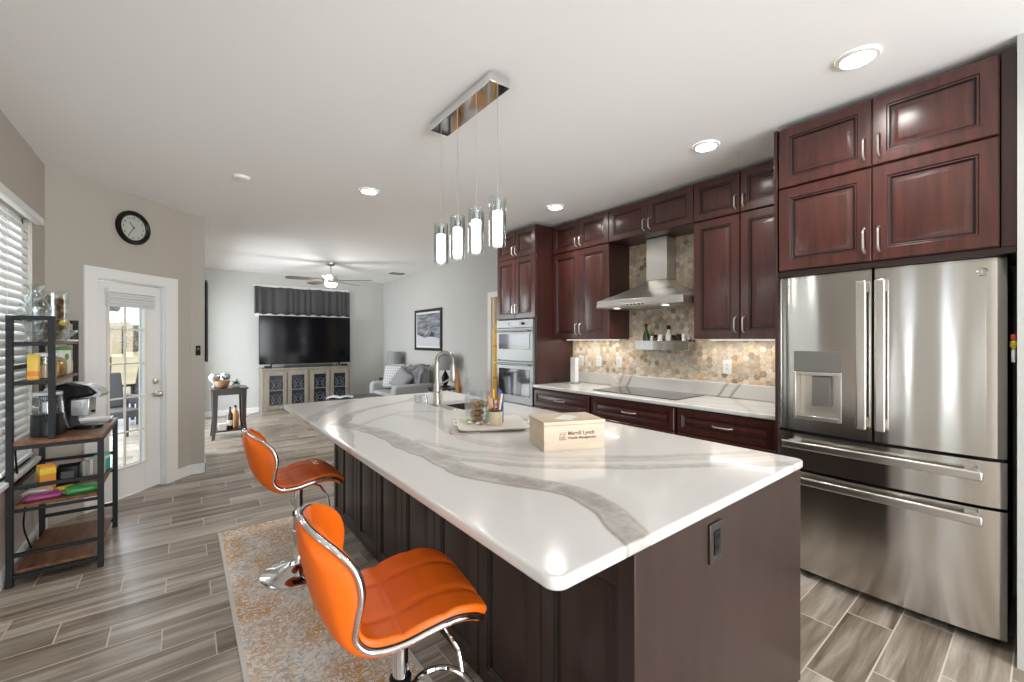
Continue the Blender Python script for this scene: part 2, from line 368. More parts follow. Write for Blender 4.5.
# baseboards
mb = MB(); dbox(mb, 1.07, DL+.008, 0, .015, 0, .105)
struct(mb.build('baseboard_diagonal', white_p, bevel=.004))
struct(box('baseboard_corner', white_p, cx-.008, .188, cy-.028, cy-.012, 0, .105, bevel=.004))
struct(box('baseboard_living_left', white_p, .17, .186, cy-.028, 6.44, 0, .105, bevel=.004))
struct(box('baseboard_left', white_p, XL, XL+.015, 1.85, 4.60, 0, .105, bevel=.004))
struct(box('baseboard_living_back', white_p, .17, 3.6, 9.384, 9.4, 0, .105, bevel=.004))
mb = MB(); mb.box(XR-.015, XR, 5.19, 9.38, 0, .105)
struct(mb.build('baseboard_right', white_p, bevel=.004))
# door casing round the glazed door and the far doorway
mb = MB(); dbox(mb, .237, S0+.01, 0, .022, 0, ZT+.08); dbox(mb, S1-.01, 1.071, 0, .022, 0, ZT+.08); dbox(mb, S0+.01, S1-.01, 0, .022, ZT-.01, ZT+.08)
dbox(mb, S0, S0+.02, -.14, 0, 0, ZT); dbox(mb, S1-.02, S1, -.14, 0, 0, ZT); dbox(mb, S0+.02, S1-.02, -.14, 0, ZT-.02, ZT)
struct(mb.build('trim_1', white_p, bevel=.004))
mb = MB(); mb.box(XR-.02, XR, 5.09, 5.18, 0, 2.11); mb.box(XR-.02, XR, 4.16, 5.09, 2.03, 2.11)
mb.box(XR, XR+.13, 5.075, 5.09, 0, 2.03)
struct(mb.build('trim_2', white_p, bevel=.004))

# glazed door
d1 = bpy.data.objects.new('door_1', None); COL.objects.link(d1); d1.location = dw((S0+S1)/2, -.05, 0); d1.rotation_euler = (0, 0, math.atan2(DU.y, DU.x)); struct(d1)
w2 = (S1-S0)/2-.022; zt = ZT-.025; g0, g1 = -w2+.10, w2-.155; gz0, gz1 = .27, 1.80
mb = MB(); mb.box(-w2, g0, -.02, .02, .012, zt); mb.box(g1, w2, -.02, .02, .012, zt); mb.box(g0, g1, -.02, .02, .012, gz0); mb.box(g0, g1, -.02, .02, gz1, zt)
mb.build('door_slab', white_p, d1, .003)
mb = MB()   # raised bead and muntins
for y in (-.028, .028):
    mb.bar((g0, y, gz0), (g0, y, gz1), .018); mb.bar((g1, y, gz0), (g1, y, gz1), .018); mb.bar((g0, y, gz0), (g1, y, gz0), .018); mb.bar((g0, y, gz1), (g1, y, gz1), .018)
gm = (g0+g1)/2; mb.bar((gm, 0, gz0), (gm, 0, gz1), .014)
for k in range(1, 5): z = gz0+(gz1-gz0)*k/5; mb.bar((g0, 0, z), (g1, 0, z), .014)
o = mb.build('door_frame', mat('cream_muntin', (.72, .69, .60), .4), d1, .002)
box('glass_pane', pane_g, g0, g1, -.003, .003, gz0, gz1, d1, smooth=0)
mb = MB(); mb.lathe([(.03, 0), (.03, -.012), (.011, -.014), (.011, -.035), (.026, -.042), (.029, -.055), (.02, -.066), (.004, -.068)], 20, (w2-.055, -.02, .885), axis='y')
mb.build('door_knob', steel_plain, d1)
mb = MB(); mb.lathe([(.028, 0), (.027, -.016), (.014, -.018), (.012, -.026)], 20, (w2-.055, -.02, 1.005), axis='y')
mb.build('deadbolt', steel_plain, d1)
mb = MB()
for k in range(5): mb.box(g0-.02, g1+.07, -.05-.006*(k % 2), -.024, 1.69+.024*k, 1.69+.024*(k+1)-.002)
sh = mb.build('door_shade', mat('shade_fabric', (.66, .67, .67), .9), d1, .002)
box('headrail', white_p, g0-.025, g1+.075, -.062, -.022, 1.81, 1.845, sh, .003)

# kitchen window
w1 = bpy.data.objects.new('window_1', None); COL.objects.link(w1); w1.location = (XL-.07, 3.36, .6); struct(w1)
mb = MB()
for y in (-.89, 0, .89): mb.box(-.03, .03, y-.022, y+.022, 0, 1.62)
for z in (0, .79, 1.58): mb.box(-.03, .03, -.91, .91, z, z+.045)
mb.build('window_frame', white_p, w1, .003)
box('glass_pane', pane_g, -.004, .004, -.88, .88, .04, 1.6, w1, smooth=0)
box('window_sill', white_p, -.07, .11, -.93, .93, -.028, 0, w1, .004)
blind_m = mat('blind_white', (.78, .79, .78), .45)
def blind(y0, y1, label):
    t = thing('window_blind', label, 'blind', (XL-.014, (y0+y1)/2, .62), 0); w = (y1-y0)/2
    mb = MB(); n = 30
    for k in range(n):
        z = .045+k*(1.575-.055)/n; a = R(70)
        dx, dz = .024*cos(a), .024*sin(a)
        mb.hexa([(-dx, -w, z+dz), (dx, -w, z-dz), (dx, w, z-dz), (-dx, w, z+dz)], [(-dx, -w, z+dz+.003), (dx, -w, z-dz+.003), (dx, w, z-dz+.003), (-dx, w, z+dz+.003)])
    mb.build('slats', blind_m, t)
    box('bottom_rail', blind_m, -.025, .025, -w, w, .004, .026, t, .003)
    for y in (-w+.1, w-.1):
        mb = MB(); mb.box(-.026, -.0245, y-.004, y+.004, .02, 1.535); mb.box(.0245, .026, y-.004, y+.004, .02, 1.535); mb.build('ladder_cord', blind_m, t)
    return t
b1 = blind(3.615, 4.24, 'white slatted window blind behind the black shelving rack')
b2 = blind(2.49, 3.59, 'white slatted window blind at the left edge, nearer than the rack')
v = tag(box('blind_valance', blind_m, -.022, .022, -.93, .93, 0, .048, None, .005, loc=(XL+.024, 3.40, 2.197)), 'long white valance board above the slatted window blinds', 'valance')

# ------------------------------------------------------------------ cabinets
def raised_door(mb, x0, x1, z0, z1, yf, th=.02, fr=.058, deep=.012, top=None):
    def loop(i, y, it=None):
        ti = i if it is None else it
        return [(x0+i, y, z0+i), (x1-i, y, z0+i), (x1-i, y, z1-ti), (x0+i, y, z1-ti)]
    e = top or fr; k = lambda i: loop(i, 0, None)
    L = [loop(0, yf+th), loop(0, yf+.004), loop(.004, yf)]
    for di, dy in ((0, 0), (.004, .005), (.011, .005), (.016, deep), (.022, deep), (.043, .003), (.048, .002)):
        i = fr+di; L.append([(x0+i, yf+dy, z0+i), (x1-i, yf+dy, z0+i), (x1-i, yf+dy, z1-e-di), (x0+i, yf+dy, z1-e-di)])
    f0 = len(mb.f); mb.rings(L)
    for q in (3, 5, 6):      # dark glaze settled in the groove
        for c in range(4): mb.mi[f0+4*q+c] = 1
    return mb
def pull(mb, x, z0, z1, y, horiz=False):
    """arched bar pull; runs in z (or in x)"""
    n = 9; pts = []
    for i in range(n):
        u = i/(n-1); off = -.030*min(1, sin(pi*u)*2.2) if 0 < u < 1 else 0
        a = z0+(z1-z0)*u
        pts.append((a, y+off, x) if horiz else (x, y+off, a))
    return mb.tube(pts, .0055, 8)
def cabinet(name, label, xf, ya, yb, z0, z1, depth, wood=None, ndoor=2, hz=None, hl=.12, group=None, gapz=.003, cat='cabinet', hide_r=False, fr=.058):
    """wall cabinet: its doors' front plane at X=xf"""
    wood = wood or cherry; w = ya-yb; h = z1-z0
    t = thing(name, label, cat, (xf+.02, (ya+yb)/2, z0), KR, group)
    box('body', cherry_side, -w/2, w/2, .001, depth, 0, h, t, .002)
    dwid = w/ndoor
    for k in range(ndoor):
        a, b = -w/2+dwid*k+.002, -w/2+dwid*(k+1)-.002
        mb = MB(); raised_door(mb, a, b, gapz, h-gapz, -.02, fr=fr); d = mb.build('door', [wood, glaze], t, smooth=25)
        hx = b-.028 if (k == 0) else a+.028
        mb = MB(); pull(mb, hx, hz[0], hz[1], -.02); mb.build('handle', steel_plain, d)
    return t
UX = 3.26; dep = XR-UX-.024
ZS = 2.347
cabinet('wall_cabinet', 'tall cherry wall cabinet between oven column and range hood', UX, 3.43, 2.645, 1.41, ZS, dep, hz=(.045, .165))
cabinet('wall_cabinet', 'tall cherry wall cabinet between range hood and refrigerator', UX, 1.78, 1.056, 1.41, ZS, dep, hz=(.045, .165))
cabinet('wall_cabinet', 'short cherry cabinet at the ceiling beside the oven column', UX, 3.43, 2.645, ZS+.004, 2.66, dep, hz=(.03, .14), fr=.05)
cabinet('wall_cabinet', 'short cherry cabinet at the ceiling directly above the range hood', UX, 2.643, 1.782, ZS+.004, 2.66, dep, hz=(.03, .14), fr=.05)
cabinet('wall_cabinet', 'short cherry cabinet at the ceiling beside the refrigerator cupboards', UX, 1.78, 1.056, ZS+.004, 2.66, dep, hz=(.03, .14), fr=.05)
# fridge surround
FX = 2.82; fd = XR-FX-.024
cabinet('refrigerator_cabinet', 'large cherry cupboard with square doors directly above refrigerator', FX, 1.005, .135, 1.81, 2.30, fd, hz=(.045, .175))
cabinet('refrigerator_cabinet', 'wide low cherry cupboard at ceiling, over the refrigerator cupboard', FX, 1.005, .135, 2.304, 2.66, fd, hz=(.04, .16), fr=.055)
t = thing('refrigerator_surround', 'dark wood panels framing the refrigerator and its cupboards', 'panel', (FX, .55, 0))
mb = MB(); mb.box(.005, XR-FX, .463, .482, 1.78, 2.665); mb.box(.082, XR-FX, .484, .503, 0, 1.7795); mb.build('side_panel', cherry_side, t, .002)
box('side_panel', cherry_side, .02, XR-FX, -.462, -.418, 1.809, 2.665, t, .002)
box('bottom_rail', cab_dark, .015, .06, -.462, .462, 1.779, 1.808, t, .002)

# oven column
PX = 3.0; t = thing('oven_cabinet', 'tall cherry cabinet column holding the built-in ovens', 'cabinet', (PX+.02, 3.785, 0), KR); w = .70; pd = XR-PX-.024
mb = MB(); hw = w/2
mb.box(-hw, -hw+.02, .001, pd, 0, 2.66); mb.box(hw-.02, hw, .001, pd, 0, 2.66); mb.box(-hw+.02, hw-.02, .001, pd, 1.64, 2.66)
mb.box(-hw+.02, hw-.02, .001, pd, 0, .60); mb.box(-hw+.02, hw-.02, pd-.03, pd, .60, 1.64)
mb.build('body', cherry_side, t, .002)
for (z0, z1, hz) in ((1.645, 2.335, (1.69, 1.81)), (2.34, 2.655, (2.37, 2.48))):
    for k in range(2):
        a = -hw+.004+k*hw; b = a+hw-.006
        mb = MB(); raised_door(mb, a, b, z0, z1, -.02, fr=.052); d = mb.build('door', [cherry, glaze], t, smooth=25)
        mb = MB(); pull(mb, b-.026 if k == 0 else a+.026, *hz, -.02); mb.build('handle', steel_plain, d)
mb = MB(); raised_door(mb, -hw+.004, hw-.004, .12, .60, -.02); d = mb.build('drawer', [cherry, glaze], t, smooth=25)
mb = MB(); pull(mb, .36, -.07, .07, -.02, True); mb.build('handle', steel_plain, d)

# built-in double oven
t = thing('double_oven', 'stainless built-in microwave over oven in the cherry column', 'oven', (PX, 3.785, .615), KR); ow = .33
box('body', oven_steel, -ow+.015, ow-.015, .03, .5, .005, 1.015, t)
box('control_panel', oven_steel, -ow, ow, -.018, .029, .925, 1.015, t, .003)
box('display', black_glass, -.11, .11, -.020, -.017, .95, .995, t)
mb = MB(); mb.lathe([(.016, 0), (.015, -.018), (.012, -.02)], 16, (.17, -.018, .97), axis='y'); mb.build('dial', black_p, t)
for nm, z0, z1, g0_, g1_ in (('microwave_door', .55, .918, .68, .855), ('oven_door', .065, .54, .15, .455)):
    d = box(nm, oven_steel, -ow, ow, -.018, .029, z0, z1, t, .003)
    box('window', black_glass, -ow+.045, ow-.045, -.0215, -.0175, g0_, g1_, d, .002)
    mb = MB(); zz = z1-.03
    mb.tube([(-ow+.05, -.018, zz), (-ow+.05, -.06, zz)], .008, 8); mb.tube([(ow-.05, -.018, zz), (ow-.05, -.06, zz)], .008, 8); mb.tube([(-ow+.025, -.06, zz), (ow-.025, -.06, zz)], .012, 12)
    mb.build('handle', oven_steel, d)
box('lower_trim', oven_steel, -ow, ow, -.012, .029, 0, .058, t, .003)

# base cabinets
def base_cabinet(label, ya, yb):
    w = ya-yb; t = thing('base_cabinet', label, 'cabinet', (2.99, (ya+yb)/2, 0), KR)
    mb = MB(); mb.box(-w/2, w/2, .001, .58, .10, .888); mb.box(-w/2, w/2, .07, .58, 0, .10); mb.build('body', cab_dark, t)
    for (z0, z1) in ((.70, .872), (.415, .692), (.115, .407)):
        mb = MB(); raised_door(mb, -w/2+.012, w/2-.012, z0, z1, -.02, fr=.036, deep=.010); d = mb.build('drawer', [cherry, glaze], t, smooth=25)
        mb = MB(); pull(mb, (z0+z1)/2, -.07, .07, -.02, True); mb.build('handle', steel_plain, d)
base_cabinet('cherry drawer unit at the left, beside the oven column', 3.43, 2.628)
base_cabinet('cherry drawer unit under the black cooktop', 2.624, 1.768)
base_cabinet('cherry drawer unit at the right, next to the refrigerator', 1.764, 1.056)

# ------------------------------------------------------------------ quartz counters
def seg_dist(p, a, b):
    ax, ay = a; bx, by = b; dx, dy = bx-ax, by-ay; L = dx*dx+dy*dy
    u = max(0, min(1, ((p[0]-ax)*dx+(p[1]-ay)*dy)/L)); return hypot(p[0]-ax-dx*u, p[1]-ay-dy*u), u, ((p[0]-ax)*dy-(p[1]-ay)*dx)
def smooth_line(pts, n=5):
    out = []
    for i in range(len(pts)-1):
        p0 = pts[max(i-1, 0)]; p1 = pts[i]; p2 = pts[i+1]; p3 = pts[min(i+2, len(pts)-1)]
        for k in range(n):
            t = k/n
            out.append(tuple(.5*((2*p1[j])+(-p0[j]+p2[j])*t+(2*p0[j]-5*p1[j]+4*p2[j]-p3[j])*t*t+(-p0[j]+3*p1[j]-3*p2[j]+p3[j])*t**3) for j in range(len(p1))))
    return out+[tuple(pts[-1])]
def vein_value(x, y, veins):
    q = noise.noise(Vector((x*3.1, y*3.1, 1.7)))*.035+noise.noise(Vector((x*11, y*11, 4.2)))*.012
    q2 = noise.noise(Vector((x*3.1, y*3.1, 9.1)))*.035+noise.noise(Vector((x*13, y*13, 6.2)))*.010
    px, py = x+q, y+q2; best = 0
    for pts, w, s in veins:
        if not (min(p[0] for p in pts)-w*1.4 < px < max(p[0] for p in pts)+w*1.4 and min(p[1] for p in pts)-w*1.4 < py < max(p[1] for p in pts)+w*1.4): continue
        dmin, sd = 9, 0
        for i in range(len(pts)-1):
            dd, u, side = seg_dist((px, py), pts[i], pts[i+1])
            if dd < dmin: dmin = dd; sd = side
        if dmin < w*1.3:
            core = s*max(0, 1-(dmin/w)**3)*(.62+.30*noise.noise(Vector((x*22, y*22, 2)))+.22*noise.noise(Vector((x*5, y*5, 8))))
            edge = s*math.exp(-((dmin-w*.85)/.006)**2)*(.75 if sd > 0 else .3)
            best = max(best, min(1, core+edge))
    hz = noise.noise(Vector((x*1.4+5, y*1.4, 0)))
    return max(best, .10*max(0, hz))
def slab(name, x0, x1, y0, y1, z0, z1, veins, step, hole=None, r=.02, parent=None):
    nx = int(round((x1-x0)/step)); ny = int(round((y1-y0)/step)); e = .006
    X = [x0+e+(x1-x0-2*e)*i/nx for i in range(nx+1)]; Y = [y0+e+(y1-y0-2*e)*j/ny for j in range(ny+1)]
    def rc(x, y):
        for cxn, sx in ((x0+e, 1), (x1-e, -1)):
            for cyn, sy in ((y0+e, 1), (y1-e, -1)):
                u = 1-(x-cxn)*sx/r; v_ = 1-(y-cyn)*sy/r
                if 0 < u <= 1.0001 and 0 < v_ <= 1.0001:
                    return cxn+sx*r*(1-u*sqrt(1-v_*v_/2)), cyn+sy*r*(1-v_*sqrt(1-u*u/2))
        return x, y
    P = [[rc(x, y) for y in Y] for x in X]; vs = []; idx = {}; fs = []
    for i in range(nx+1):
        for j in range(ny+1): idx[i, j] = len(vs); vs.append((*P[i][j], z1))
    inh = lambda i, j: hole and hole[0] < (X[i]+X[i+1])/2 < hole[1] and hole[2] < (Y[j]+Y[j+1])/2 < hole[3]
    for i in range(nx):
        for j in range(ny):
            if not inh(i, j): fs.append((idx[i, j], idx[i+1, j], idx[i+1, j+1], idx[i, j+1]))
    per = [(i, 0) for i in range(nx)]+[(nx, j) for j in range(ny)]+[(i, ny) for i in range(nx, 0, -1)]+[(0, j) for j in range(ny, 0, -1)]
    n = len(per); prev = [idx[k] for k in per]; pp = [P[i][j] for i, j in per]; nr = []
    for k in range(n):
        a = Vector(pp[k-1]); b = Vector(pp[(k+1) % n]); d_ = (b-a).normalized(); nr.append((d_.y, -d_.x))
    for off, z in ((e*.5, z1-e*.13), (e*.87, z1-e*.5), (e, z1-e), (e, z0+e), (e*.6, z0+e*.2), (0, z0)):
        cur = []
        for k in range(n): cur.append(len(vs)); vs.append((pp[k][0]+nr[k][0]*off, pp[k][1]+nr[k][1]*off, z))
        for k in range(n): k2 = (k+1) % n; fs.append((prev[k], cur[k], cur[k2], prev[k2]))
        prev = cur
    if hole:   # underside as a frame round the hole and inner lip
        ii = [i for i in range(nx) if hole[0] < (X[i]+X[i+1])/2 < hole[1]]; jj = [j for j in range(ny) if hole[2] < (Y[j]+Y[j+1])/2 < hole[3]]
        i0, i1, j0, j1 = ii[0], ii[-1]+1, jj[0], jj[-1]+1
        hp = [(i, j0) for i in range(i0, i1)]+[(i1, j) for j in range(j0, j1)]+[(i, j1) for i in range(i1, i0, -1)]+[(i0, j) for j in range(j1, j0, -1)]
        low = []
        for (i, j) in hp: low.append(len(vs)); vs.append((*P[i][j], z0))
        for k in range(len(hp)): k2 = (k+1) % len(hp); fs.append((idx[hp[k]], low[k], low[k2], idx[hp[k2]]))
        hole_out.append((X[i0], X[i1], Y[j0], Y[j1]))
    else: fs.append(tuple(reversed(prev)))
    mb = MB(); mb.add(vs, fs); o = mb.build(name, quartz, parent, smooth=50, fix=not hole)
    at = o.data.attributes.new('vein', 'FLOAT', 'POINT')
    at.data.foreach_set('value', [vein_value(p[0], p[1], veins) for p in vs])
    return o
hole_out = []
IX0, IX1, IY0, IY1, IZ = .596, 2.018, .619, 3.60, .908
V = [([(0.712, 2.562), (0.838, 2.162), (0.832, 1.735), (0.814, 1.388), (0.907, 1.165), (0.988, 0.943), (0.956, 0.783), (0.890, 0.649), (0.854, 0.552)], 0.056, 1),
     ([(0.838, 2.162), (0.836, 1.646), (0.979, 1.352), (1.290, 1.059), (1.563, 0.845), (2.046, 0.552)], 0.028, .6),
     ([(0.890, 1.646), (1.032, 1.424), (1.335, 1.157), (1.690, 0.907), (2.046, 0.712)], 0.031, .38),
     ([(0.712, 2.562), (0.988, 2.972), (1.424, 3.190), (1.690, 3.470)], 0.042, .75),
     ([(0.623, 2.794), (0.834, 3.203), (1.106, 3.505), (1.201, 3.648)], 0.046, .6),
     ([(0.916, 1.904), (0.990, 1.566), (1.190, 1.335), (1.525, 1.068), (1.925, 0.836), (2.135, 0.712)], 0.022, .5),
     ([(1.112, 2.625), (1.192, 2.349), (1.112, 1.779), (1.157, 1.557)], 0.036, .4), ([(0.801, 2.456), (1.165, 2.731), (1.379, 2.562)], 0.019, .5),
     ([(0.587, 1.957), (0.667, 2.180), (0.712, 2.562)], 0.017, .5), ([(1.557, 2.313), (1.779, 1.957), (2.046, 1.690)], 0.042, .35)]
V = [(smooth_line(p, 3), w, s) for p, w, s in V]
SINK = (1.55, 1.92, 2.545, 2.99)
top = slab('island_countertop', IX0, IX1, IY0, IY1, IZ-.03, IZ, V, .008, SINK, .03)
tag(top, 'white quartz island worktop with long grey veins', 'countertop')
ct = thing('kitchen_countertop', 'white quartz worktop along the wall with low upstand', 'countertop', (0, 0, 0))
KV = [([(3.0, 1.9), (3.2, 1.6), (3.3, 1.3), (3.5, 1.0)], .03, .35), ([(3.6, 1.62), (3.3, 1.42), (2.9, 1.15)], .02, .4), ([(2.9, 3.3), (3.2, 3.1), (3.6, 2.9)], .02, .35)]
slab('worktop', 2.95, 3.595, 1.056, 3.43, .89, .92, KV, .03, None, .006, ct)
mb = MB(); nv = []
o = slab('upstand', 0, 2.374, 0, .12, 0, .018, [([(.62+i, -.02), (.74+i, .14)], .01, .8) for i in (0, .11, 1.05, 1.16)], .01, None, .003, ct)
o.rotation_euler = (R(90), 0, R(-90)); o.location = (3.595, 3.43, .921)

# ------------------------------------------------------------------ hex mosaic backsplash
def backsplash():
    mb = MB(); cols = []; s = .0285; hgt = s*sqrt(3)
    pal = [(0.68, 0.54, 0.39), (0.59, 0.47, 0.34), (0.73, 0.64, 0.51), (0.52, 0.40, 0.27), (0.78, 0.70, 0.58), (0.42, 0.34, 0.25), (0.64, 0.57, 0.47), (0.57, 0.50, 0.41), (0.71, 0.59, 0.44), (0.33, 0.25, 0.18), (0.47, 0.45, 0.41), (0.73, 0.50, 0.26)]
    wt = [5, 5, 5, 4, 4, 2, 4, 3, 5, 1.1, 1.6, 1.2]
    ni = int(2.5/(1.5*s))+2
    for i in range(ni):
        for j in range(30):
            y = 3.44-i*1.5*s; z = 1.03+(j+.5*(i % 2))*hgt
            if y < 1.09 or z > 2.37: continue
            if (y > 2.68 or y < 1.74) and z > 1.45: continue
            c = random.choices(pal, wt)[0]; k = random.uniform(.85, 1.12); c = (c[0]*k, c[1]*k, c[2]*k)
            L = []
            for rr, dx in ((.945, 0), (.945, -.004), (.82, -.006)):
                L.append([(3.594+dx, y+s*rr*cos(a*pi/3), z+s*rr*sin(a*pi/3)) for a in range(6)])
            nf = len(mb.f); mb.rings(L, cap0=False); cols += [c]*(len(mb.f)-nf)
    nf = len(mb.f); mb.box(3.5905, 3.5995, 1.056, 3.43, 1.0, 2.36); cols += [(.52, .45, .36)]*(len(mb.f)-nf)
    o = mb.build('wall_backsplash', color_attr_mat('hex_mosaic', 'tilecol', .3), smooth=30)
    a = o.data.attributes.new('tilecol', 'FLOAT_COLOR', 'FACE'); flat = []
    for c in cols: flat += [c[0], c[1], c[2], 1]
    a.data.foreach_set('color', flat); struct(o)
backsplash()

# ------------------------------------------------------------------ island
BX0, BX1, BY0, BY1 = .962, 2.00, .687, 3.585
isl = thing('kitchen_island', 'dark espresso wood kitchen island base with raised panels', 'island', ((BX0+BX1)/2, (BY0+BY1)/2, 0))
ox, oy = (BX0+BX1)/2, (BY0+BY1)/2
mb = MB(); z1 = IZ-.031
mb.box(BX0+.021-ox, BX0+.041-ox, BY0-oy+.02, BY1-oy, 0, z1); mb.box(BX1-.03-ox, BX1-.01-ox, BY0+.02-oy, BY1-oy, .0, z1)
mb.box(BX0+.041-ox, BX1-.03-ox, BY1-.03-oy, BY1-oy, 0, z1); mb.box(BX0+.041-ox, BX1-.03-ox, BY0+.02-oy, BY0+.04-oy, 0, z1)
mb.build('body', espresso, isl)
cuts = [.387*k for k in range(8)]+[BY1-BY0]
for k in range(8):
    # panels count from the far end (local x runs towards smaller Y)
    mb = MB(); a, b = BY1-BY0-cuts[k+1]+.002, BY1-BY0-cuts[k]-.002
    raised_door(mb, a-(BY1-BY0)/2, b-(BY1-BY0)/2, .004, .772, 0, fr=.062 if k < 7 else .045, deep=.012)
    mb.box(a-(BY1-BY0)/2, b-(BY1-BY0)/2, .002, .02, .774, z1)
    # panel made along local x, turned to face -X
    mb.build('raised_panel', [espresso, glaze], isl, loc=(BX0-ox, 0, 0), rotz=KR, smooth=25)
mb = MB(); EY = .634; mb.box(.882-ox, 2.010-ox, EY-oy, BY0-.001-oy, 0, z1); mb.build('end_panel', espresso, isl, .002)
yo = EY-oy
out = box('outlet', mat('bronze_plate', (.030, .024, .020), .35), 1.246-ox, 1.327-ox, yo-.007, yo, .722, .842, isl, .003); out['label'] = 'dark bronze outlet plate on the flat end panel'
mb = MB(); mb.box(1.269-ox, 1.304-ox, yo-.010, yo-.0065, .746, .818)
for z in (.764, .794): mb.box(1.278-ox, 1.282-ox, yo-.0112, yo-.0098, z, z+.010); mb.box(1.291-ox, 1.295-ox, yo-.0112, yo-.0098, z, z+.011)
mb.build('receptacle', black_p, out)
# sink
hx0, hx1, hy0, hy1 = hole_out[0]; mb = MB()
def rr(x0, x1, y0, y1, r, z, n=5):
    pts = []
    for (cx_, cy_, a0) in ((x1-r, y1-r, 0), (x0+r, y1-r, 90), (x0+r, y0+r, 180), (x1-r, y0+r, 270)):
        for k in range(n+1): a = R(a0+90*k/n); pts.append((cx_+r*cos(a), cy_+r*sin(a), z))
    return pts
g = .004
mb.rings([rr(hx0-.02, hx1+.02, hy0-.02, hy1+.02, .03, IZ-.0315), rr(hx0+g, hx1-g, hy0+g, hy1-g, .02, IZ-.0315), rr(hx0+g, hx1-g, hy0+g, hy1-g, .02, IZ-.19), rr(hx0+.03, hx1-.03, hy0+.03, hy1-.03, .03, IZ-.21)], cap0=False)
s_ = mb.build('kitchen_sink', mat('composite_sink', (.045, .035, .03), .4), None, fix=False); tag(s_, 'dark undermount sink set in the island worktop', 'sink')
mb = MB(); mb.cyl(((hx0+hx1)/2, (hy0+hy1)/2), .04, IZ-.2095, IZ-.206); mb.build('drain', steel_plain, s_)
# tap
t = thing('kitchen_faucet', 'brushed steel gooseneck spring faucet behind the island sink', 'faucet', (1.504, 2.847, IZ))
mb = MB(); mb.rings([rr(-.03, .03, -.28, .07, .028, 0), rr(-.03, .03, -.28, .07, .028, .006), rr(-.026, .026, -.276, .066, .025, .008)]); mb.build('deck_plate', tap_nickel, t)
mb = MB(); mb.lathe([(.030, .008), (.028, .05), (.024, .06), (.024, .16), (.019, .165), (.019, .32), (.014, .325)], 20); mb.build('body', tap_nickel, t)
dv = Vector((.72, -.69, 0)); arc = []
for k in range(15):
    a = pi*k/14; arc.append(dv*(.062*(1-cos(a)))+Vector((0, 0, .335+.062*sin(a))))
arc = [Vector((0, 0, .30))]+arc+[dv*.124+Vector((0, 0, .30))]
mb = MB(); mb.tube(arc, .014, 12); sp_ = mb.build('spout', tap_nickel, t)
coil = []
for k in range(len(arc)*8):
    u = k/8; i = min(int(u), len(arc)-2); f_ = u-i; p = arc[i].lerp(arc[i+1], f_); tt = (arc[i+1]-arc[i]).normalized(); sx = tt.cross(dv.cross(Vector((0, 0, 1)))).normalized(); sy = dv.cross(Vector((0, 0, 1)))
    coil.append(p+sx*(.0165*cos(k*.9))+sy*(.0165*sin(k*.9)))
mb.tube(coil, .0025, 5); mb.build('spring', tap_nickel, sp_)
mb = MB(); pd_ = dv*.124; mb.lathe([(.016, .305), (.021, .295), (.021, .22), (.024, .185), (.019, .175), (.012, .172)], 16, (pd_.x, pd_.y, 0)); mb.build('spray_head', tap_nickel, t)
mb = MB(); mb.tube([(0, 0, .15), dv*.06+Vector((0, 0, .175)), dv*.124+Vector((0, 0, .215))], [.007, .006, .006], 8); mb.build('docking_arm', tap_nickel, t)
mb = MB(); mb.tube([(.0, -.02, .1), (-.01, -.05, .105), (-.02, -.11, .125)], [.008, .007, .005], 8); mb.build('lever', tap_nickel, t)
t = thing('soap_dispenser', 'small chrome soap pump beside the island faucet', 'soap dispenser', (1.472, 2.963, IZ))
mb = MB(); mb.lathe([(.022, 0), (.022, .006), (.013, .01), (.012, .055), (.008, .06), (.008, .085)], 16); mb.build('base', chrome, t)
mb = MB(); mb.tube([(0, 0, .083), (.02, -.02, .09), (.055, -.05, .082)], .006, 8); mb.build('spout', chrome, t)
t = tag(MB().lathe([(.024, 0), (.027, .004), (.029, .055), (.030, .062), (.027, .062), (.025, .008), (.001, .006)], 18, (0, 0, 0), cap=False).build('sponge_cup', glass, None, loc=(1.437, 3.025, IZ)), 'little clear glass cup next to the soap pump', 'cup')

# ------------------------------------------------------------------ cooktop, hood, shelf
t = thing('cooktop', 'black glass cooktop set in the wall worktop', 'cooktop', (3.305, 2.26, .92))
box('glass_top', black_glass, -.225, .225, -.43, .43, .0005, .007, t, .002)
mb = MB()
for (x, y, r) in ((.1, .28, .085), (-.1, .28, .105), (0, 0, .13), (.1, -.27, .105), (-.1, -.27, .08)):
    n = 40; mb.rings([[(x+q*cos(2*pi*k/n), y+q*sin(2*pi*k/n), .0072) for k in range(n)] for q in (r, r-.003)], False, False)
mb.build('burner_ring', mat('burner_print', (.12, .12, .12), .3), t)
mb = MB()
for k in range(6): mb.box(-.205, -.19, -.13+.05*k, -.115+.05*k, .007, .0074)
mb.build('touch_controls', mat('burner_print', (.12, .12, .12), .3), t)

t = thing('range_hood', 'stainless chimney range hood above the cooktop', 'range hood', (3.59, 2.237, 1.70))
def rect(x0, y0, y1, z): return [(0, y0, z), (x0, y0, z), (x0, y1, z), (0, y1, z)]
L = [rect(-.47, -.445, .435, .02), rect(-.47, -.445, .435, .065)]
for k in range(1, 9):
    u = k/8; e = (1-u)**1.22
    L.append([(0, -.107-.338*e, .065+.19*u), (-.15-.32*e, -.107-.338*e, .065+.19*u), (-.15-.32*e, .107+.328*e, .065+.19*u), (0, .107+.328*e, .065+.19*u)])
mb = MB(); mb.rings(L); mb.build('canopy', hood_steel, t, .002, smooth=30)
box('lip', steel_plain, -.474, 0, -.449, .439, 0, .028, t, .003)
mb = MB(); mb.box(-.15, 0, -.107, .107, .2562, .646); mb.build('chimney', hood_steel, t, .002)
mb = MB()
for y in (-.21, .21): mb.box(-.42, -.06, y-.19, y+.19, -.006, .0)
mb.build('filter', steel_plain, t, .002)
mb = MB()
